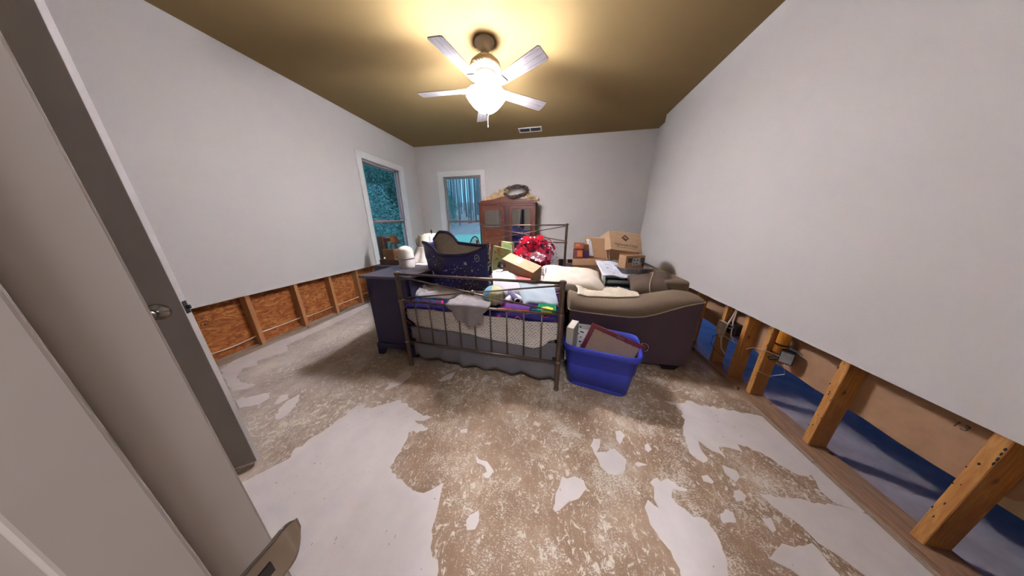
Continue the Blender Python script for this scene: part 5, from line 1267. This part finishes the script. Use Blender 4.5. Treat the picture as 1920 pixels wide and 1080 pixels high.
b = BM(); heap(b, -1.46, 2.32, .17, .11, .8605, .028, 33, .25, folds=4)
tag(obj('napkin', b, 'white', None, True), 'white napkin lying on the dresser behind the diffuser', 'napkin')
lp = thing('table_lamp', 'small table lamp with cream drum shade and dark finial behind the star-print bag', 'lamp', (-1.66, 3.10-.30, .86))
b = BM(); lathe(b, [(0, 0), (.055, 0), (.058, .012), (.025, .025), (.018, .06), (.032, .10), (.030, .15), (.014, .19), (.010, .21), (0, .21)], 24); obj('base', b, 'darkmetal', lp, True)
b = BM(); lathe(b, [(.118, .175), (.106, .335), (.104, .335), (.116, .175)], 32, closed=True); obj('shade', b, fabric('lamp_shade_cream', (224, 206, 174), .05), lp, True)
b = BM(); lathe(b, [(0, .325), (.106, .327), (.106, .330), (0, .331)], 32); obj('shade_top', b, fabric('lamp_shade_top', (214, 190, 150), .05), lp, True)
b = BM(); lathe(b, [(0, .33), (.008, .332), (.006, .345), (.013, .355), (.013, .366), (.005, .378), (.004, .392), (0, .395)], 12); obj('finial', b, 'black', lp, True)

# machine by the left window
mc = thing('sewing_machine', 'old brown and gold upright machine with ribbed head by the left window', 'machine', (-2.50, 3.02, .70))
M['mbrown'] = plain('dark_brown_enamel', (62, 40, 32), .4, var=.2); M['mgold'] = plain('brass_gold', (176, 128, 60), .38, .6, .2)
b = BM(); box(b, -.215, -.10, -.05, .05, 0, .445, .022, 3); obj('pillar', b, 'mbrown', mc, True)
b = BM(); hexa(b, [(-.12, -.04, .36), (.10, -.035, .375), (.10, .035, .375), (-.12, .04, .36), (-.12, -.04, .425), (.10, -.035, .415), (.10, .035, .415), (-.12, .04, .425)], .01); obj('arm', b, 'mbrown', mc, True)
b = BM(); hexa(b, [(.035, -.05, .335), (.125, -.05, .325), (.125, .05, .325), (.035, .05, .335), (.03, -.045, .445), (.085, -.045, .448), (.085, .045, .448), (.03, .045, .445)], .008)
obj('head', b, 'mbrown', mc)
b = BM()
for k in range(6): hexa(b, [(.040+.013*k, -.056, .345), (.046+.013*k, -.056, .345), (.046+.013*k, -.049, .345), (.040+.013*k, -.049, .345), (.034+.009*k, -.052, .438), (.039+.009*k, -.052, .438), (.039+.009*k, -.045, .438), (.034+.009*k, -.045, .438)])
box(b, .028, .092, -.05, .05, .442, .452, .004); obj('head_rib', b, 'mgold', mc)
b = BM(); tube(b, [(.05, -.05, .33), (.03, -.06, .29), (.035, -.06, .25), (.06, -.06, .235)], .012, 8); tube(b, [(.10, -.03, .33), (.115, -.04, .28), (.10, -.04, .25)], .018, 8); obj('presser', b, 'black', mc, True)
b = BM(); hexa(b, [(-.095, -.10, .085), (.09, -.10, .085), (.145, -.02, .115), (-.09, .06, .10), (-.10, -.10, .245), (.10, -.10, .255), (.15, -.02, .265), (-.09, .06, .25)], .01); obj('bed_box', b, plain('golden_brown_wood', (104, 72, 40), .4, var=.45, nscale=9), mc)
b = BM(); bmesh.ops.create_uvsphere(b, u_segments=14, v_segments=8, radius=.014, matrix=Matrix.Translation((-.075, -.105, .115))); obj('knob', b, 'white', mc, True)
b = BM(); box(b, -.20, .16, -.08, .08, 0, .085, .006); obj('plinth', b, 'mbrown', mc)
sd = thing('machine_stand', 'dark blue cabinet under the old brown machine by the left window', 'cabinet', (-2.50, 3.02, 0))
obj('carcass', box(BM(), -.25, .25, -.16, .16, .04, .68, .004), plain('slate_blue_paint', (52, 66, 96), .5), sd); obj('top', box(BM(), -.27, .27, -.18, .18, .68, .70, .004), 'dtop', sd)
obj('plinth', box(BM(), -.23, .23, -.14, .14, 0, .04), 'black', sd); obj('door', box(BM(), -.235, .235, -.172, -.16, .06, .66, .004), plain('slate_blue_door', (60, 76, 108), .5), sd)

# hoop-back chair by the back window
M['chairwood'] = wood('chair_wood', (86, 50, 30), (118, 72, 44), (20, 20, 3), .4, False)
ch = thing('spindle_chair', 'brown hoop-back spindle chair in front of the back window', 'chair', (-1.79, 4.36, 0), R(-25))
b = BM(); hexa(b, [(-.20, -.20, .42), (.20, -.20, .42), (.19, .19, .42), (-.19, .19, .42), (-.20, -.20, .455), (.20, -.20, .455), (.19, .19, .455), (-.19, .19, .455)], .012); obj('seat', b, 'chairwood', ch)
for sx in (-1, 1):
    for sy in (-1, 1): b = BM(); tube(b, [(sx*.15, sy*.14, .43), (sx*.165, sy*.16, .22), (sx*.19, sy*.19, 0)], [.014, .019, .012], 8); obj('leg', b, 'chairwood', ch, True)
for s in (-1, 1): b = BM(); tube(b, [(s*.165, -.16, .2), (s*.165, .16, .2)], .010, 8); obj('stretcher', b, 'chairwood', ch, True)
b = BM(); tube(b, [(-.18, .15, .45)]+[(-.19*math.cos(t), .16+.09*math.sin(t)**.7, .62+.435*math.sin(t)) for t in [PI*k/16 for k in range(17)]]+[(.18, .15, .45)], .013, 8); obj('hoop', b, 'chairwood', ch, True)
for k in range(-3, 4): x = k*.045; b = BM(); tube(b, [(x*.9, .15, .45), (x*1.1, .245, .62+.43*math.sqrt(1-(x*1.1/.19)**2))], .006, 7); obj('spindle', b, 'chairwood', ch, True)
b = BM(); hexa(b, [(.02, .232, .5), (.085, .232, .5), (.085, .244, .5), (.02, .244, .5), (.02, .245, .98), (.08, .245, .98), (.08, .257, .98), (.02, .257, .98)], .003); obj('splat', b, 'chairwood', ch)

# wardrobe with mirror doors
M['mahog'] = wood('dark_mahogany', (74, 34, 24), (112, 58, 38), (14, 14, 2), .38, False); M['mahogd'] = wood('darker_mahogany', (48, 24, 26), (72, 38, 34), (14, 14, 2), .4, False)
M['grain'] = wood('drawer_mahogany', (92, 46, 28), (128, 68, 42), (2, 14, 14), .38, False)
wd = thing('wardrobe', 'dark wooden wardrobe with two mirror doors and drawers against the back wall', 'wardrobe', (-.945, 4.5, 0))
W2 = .575
b = BM(); box(b, -W2, -W2+.025, .0, .42, .08, 1.70); box(b, W2-.025, W2, .0, .42, .08, 1.70); box(b, -W2, W2, .40, .42, .08, 1.70); box(b, -W2, W2, .0, .42, .08, .12); box(b, -W2, W2, 0, .42, 1.67, 1.70); box(b, -.055, .055, .0, .42, .12, 1.67); obj('carcass', b, 'mahogd', wd)
b = BM(); box(b, -W2-.02, W2+.02, -.03, .43, 1.70, 1.735, .008, 2); obj('top', b, 'mahog', wd)
b = BM(); prism(b, [(-.56, 0), (.56, 0), (.56, .02), (.50, .035), (.40, .04), (.25, .06), (.12, .095), (0, .105), (-.12, .095), (-.25, .06), (-.40, .04), (-.50, .035), (-.56, .02)], (0, -.005, 1.735), (1, 0, 0), (0, 0, 1), (0, .02, 0)); obj('crest', b, 'mahog', wd)
b = BM(); box(b, -W2-.01, W2+.01, -.015, .42, .0, .08, .004); obj('plinth', b, 'mahogd', wd)
b = BM(); box(b, W2-.04, W2+.004, -.012, .0, .08, 1.70, .002); box(b, -W2-.004, -W2+.04, -.012, .0, .08, 1.70, .002); box(b, -W2, W2, -.012, 0, 1.66, 1.70, .002); obj('face_frame', b, 'mahog', wd)
def mdoor(x0, x1, z0, z1, st, label, ang, hinge):
    d_ = obj('door', BM(), 'mahog', wd); bpy.data.objects.remove(d_)
    b = BM(); w_ = x1-x0
    s = 1 if hinge == 'L' else -1
    X = lambda a: a if s > 0 else -a
    def bx_(a0, a1, y0, y1, zz0, zz1, bb=.003): xa, xb = sorted((X(a0), X(a1))); box(b, xa, xb, y0, y1, zz0, zz1, bb)
    bx_(0, st, -.022, 0, z0, z1); bx_(w_-st, w_, -.022, 0, z0, z1); bx_(st, w_-st, -.022, 0, z1-st*1.05, z1); bx_(st, w_-st, -.022, 0, z0, z0+st)
    d_ = obj('door', b, 'mahog', wd); d_.location = (x0 if s > 0 else x1, -.004, 0); d_.rotation_euler = (0, 0, R(ang))
    b = BM(); bx_(st-.004, w_-st+.004, -.014, -.010, z0+st-.004, z1-st*1.05+.004, 0); obj('mirror', b, 'mirror', d_)
    b = BM(); lathe(b, [(0, 0), (.008, 0), (.007, .012), (.012, .018), (.009, .026), (0, .027)], 12); b.transform(Matrix.Translation((X(w_-st*.5), -.022, z0+(z1-z0)*.42)) @ Matrix.Rotation(R(90), 4, 'X')); obj('knob', b, 'mgold', d_, True)
mdoor(-W2+.04, -.055, 1.185, 1.655, .066, 'left', 0, 'L')
mdoor(.055, W2-.04, .14, 1.655, .055, 'right', 0, 'R')
for k, (za, zb) in enumerate(((1.06, 1.175), (.90, 1.05), (.72, .89), (.52, .71), (.30, .51), (.13, .29))):
    d_ = obj('drawer', box(BM(), -W2+.045, -.06, -.02, .0, za, zb, .004), 'grain', wd)
    for x in (-.44, -.17):
        b = BM(); lathe(b, [(0, 0), (.008, 0), (.007, .01), (.012, .016), (.010, .022), (0, .023)], 12); b.transform(Matrix.Translation((x, -.02, (za+zb)/2)) @ Matrix.Rotation(R(90), 4, 'X')); obj('knob', b, 'mgold', d_, True)
# twig wreath and teddy bears on top
tw = thing('twig_wreath', 'brown twig wreath lying tilted on top of the wardrobe', 'wreath', (-.80, 4.70, 1.74))
tc = Vector((-.80, 4.68, 1.945)); ta = Vector((1, 0, .02)); tb_ = Vector((0, .84, .54)).normalized(); tn = ta.cross(tb_)
rn = random.Random(8); mats = [plain('twig_brown', (84, 62, 52), .9, var=.3), plain('twig_grey', (112, 92, 78), .9, var=.3), plain('twig_dark', (52, 36, 38), .9, var=.3)]
for k in range(34):
    ph, pr_, am = rn.uniform(0, 2*PI), rn.uniform(0, 2*PI), rn.uniform(.008, .034); tw_ = rn.choice((3, 4, 5)); b = BM(); r0 = rn.uniform(.225, .245)
    st_ = rn.uniform(0, 2*PI); ln_ = rn.uniform(3.5, 6.2); m_ = 40
    tube(b, [tc+ta*((r0+am*math.cos(tw_*t+pr_))*math.cos(t))+tb_*((r0+am*math.cos(tw_*t+pr_))*math.sin(t))+tn*(am*1.2*math.sin(tw_*t+pr_)+.006*nz(t*3, k, 0)) for t in [st_+ln_*j/m_ for j in range(m_+1)]], rn.uniform(.003, .006), 5)
    obj('twig', b, mats[k % 3], tw, False, True)
b = BM()
for k in range(16):
    t = rn.uniform(0, 2*PI); p = tc+ta*(.26*math.cos(t))+tb_*(.26*math.sin(t)); d_ = (ta*(math.cos(t)+rn.uniform(-.8, .8))+tb_*(math.sin(t)+rn.uniform(-.8, .8))+tn*rn.uniform(-.5, .9)).normalized(); tube(b, [p, p+d_*rn.uniform(.03, .07)], .0025, 4)
obj('loose_twig', b, mats[0], tw, False, True)
def blob(b, c, r, seed=0, n_=14):
    r = r if isinstance(r, tuple) else (r, r, r)
    s = bmesh.ops.create_uvsphere(b, u_segments=n_+4, v_segments=n_, radius=1)
    for v in s['verts']: q = v.co.copy(); f = 1+.03*nz(q.x*5, q.y*5, q.z*5+seed); v.co = Vector((c[0]+q.x*r[0]*f, c[1]+q.y*r[1]*f, c[2]+q.z*r[2]*f))
M['plush'] = fabric('beige_plush', (196, 166, 122), .2, 120, .6); M['plushl'] = fabric('light_plush', (212, 190, 152), .2, 120, .6)
def bear(loc, rz, sc_, label, eyes=True):
    t = thing('teddy_bear', label, 'teddy bear', loc, rz)
    def P(nm, parts, m):
        b = BM()
        for c, r in parts: blob(b, [v*sc_ for v in c], tuple(v*sc_ for v in (r if isinstance(r, tuple) else (r,)*3)), len(parts))
        return obj(nm, b, m, t, True)
    P('body', [((0, 0, .075), (.10, .085, .075))], 'plush')
    h = P('head', [((-.115, -.01, .115), (.078, .074, .072))], 'plush')
    P('muzzle', [((-.135, -.075, .095), (.036, .032, .030))], 'plushl')
    for s in (1, -1): P('ear', [((-.135+s*.058, -.0, .18), (.028, .016, .028))], 'plush')
    for s in (1, -1): P('arm', [((-.02+s*.05, -.085, .10 if s > 0 else .05), (.06, .032, .032))], 'plush')
    for s in (1, -1): P('leg', [((.11, -.045*s-.02, .045), (.075, .040, .040))], 'plush'); P('paw', [((.175, -.045*s-.02, .05), (.03, .042, .045))], 'plushl')
    for s in (1, -1): P('eye', [((-.115+s*.028, -.082, .13), .007)], 'black')
    P('nose', [((-.137, -.108, .103), (.011, .007, .008))], 'black')
bear((-1.20, 4.60, 1.74), R(190), 1.22, 'beige teddy bear slumped at the left end of the wardrobe top')
bear((-.46, 4.62, 1.737), R(-12), .80, 'small beige teddy bear lying at the right end of the wardrobe top')

# dark garment on the front wall, seen in the wardrobe mirror
gm_ = thing('hanging_coat', 'navy and pale blue striped garment reflected in the right wardrobe mirror', 'coat', (-1.22, .115, 1.85))
def coatm():
    m, nt, b = base_mat('navy_stripe_cloth'); co = coords(nt); s = N(nt, 'ShaderNodeSeparateXYZ'); nt.links.new(co, s.inputs[0])
    mr = N(nt, 'ShaderNodeMath', operation='PINGPONG'); mr.inputs[1].default_value = .05; nt.links.new(s.outputs[0], mr.inputs[0])
    nt.links.new(ramp(nt, mr.outputs[0], [(.030, lin((22, 20, 44))), (.040, lin((120, 150, 190)))], 'CONSTANT'), b.inputs['Base Color']); b.inputs['Roughness'].default_value = .9; return m
b = BM()
def coatf(u, v): return Vector((-1.22+(u-.5)*(.12+.10*v)-.04*v, .135+.012*math.sin(u*22)*v, 1.84-1.25*v))
grid(b, coatf, 24, 16); obj('cloth', b, coatm(), gm_, True, True, [SOL(.02, 0)])
b = BM(); lathe(b, [(0, 0), (.012, 0), (.010, .04), (0, .045)], 10); b.transform(Matrix.Translation((-1.22, .0986, 1.86)) @ Matrix.Rotation(R(-90), 4, 'X')); obj('peg', b, 'chrome', gm_, True, True)
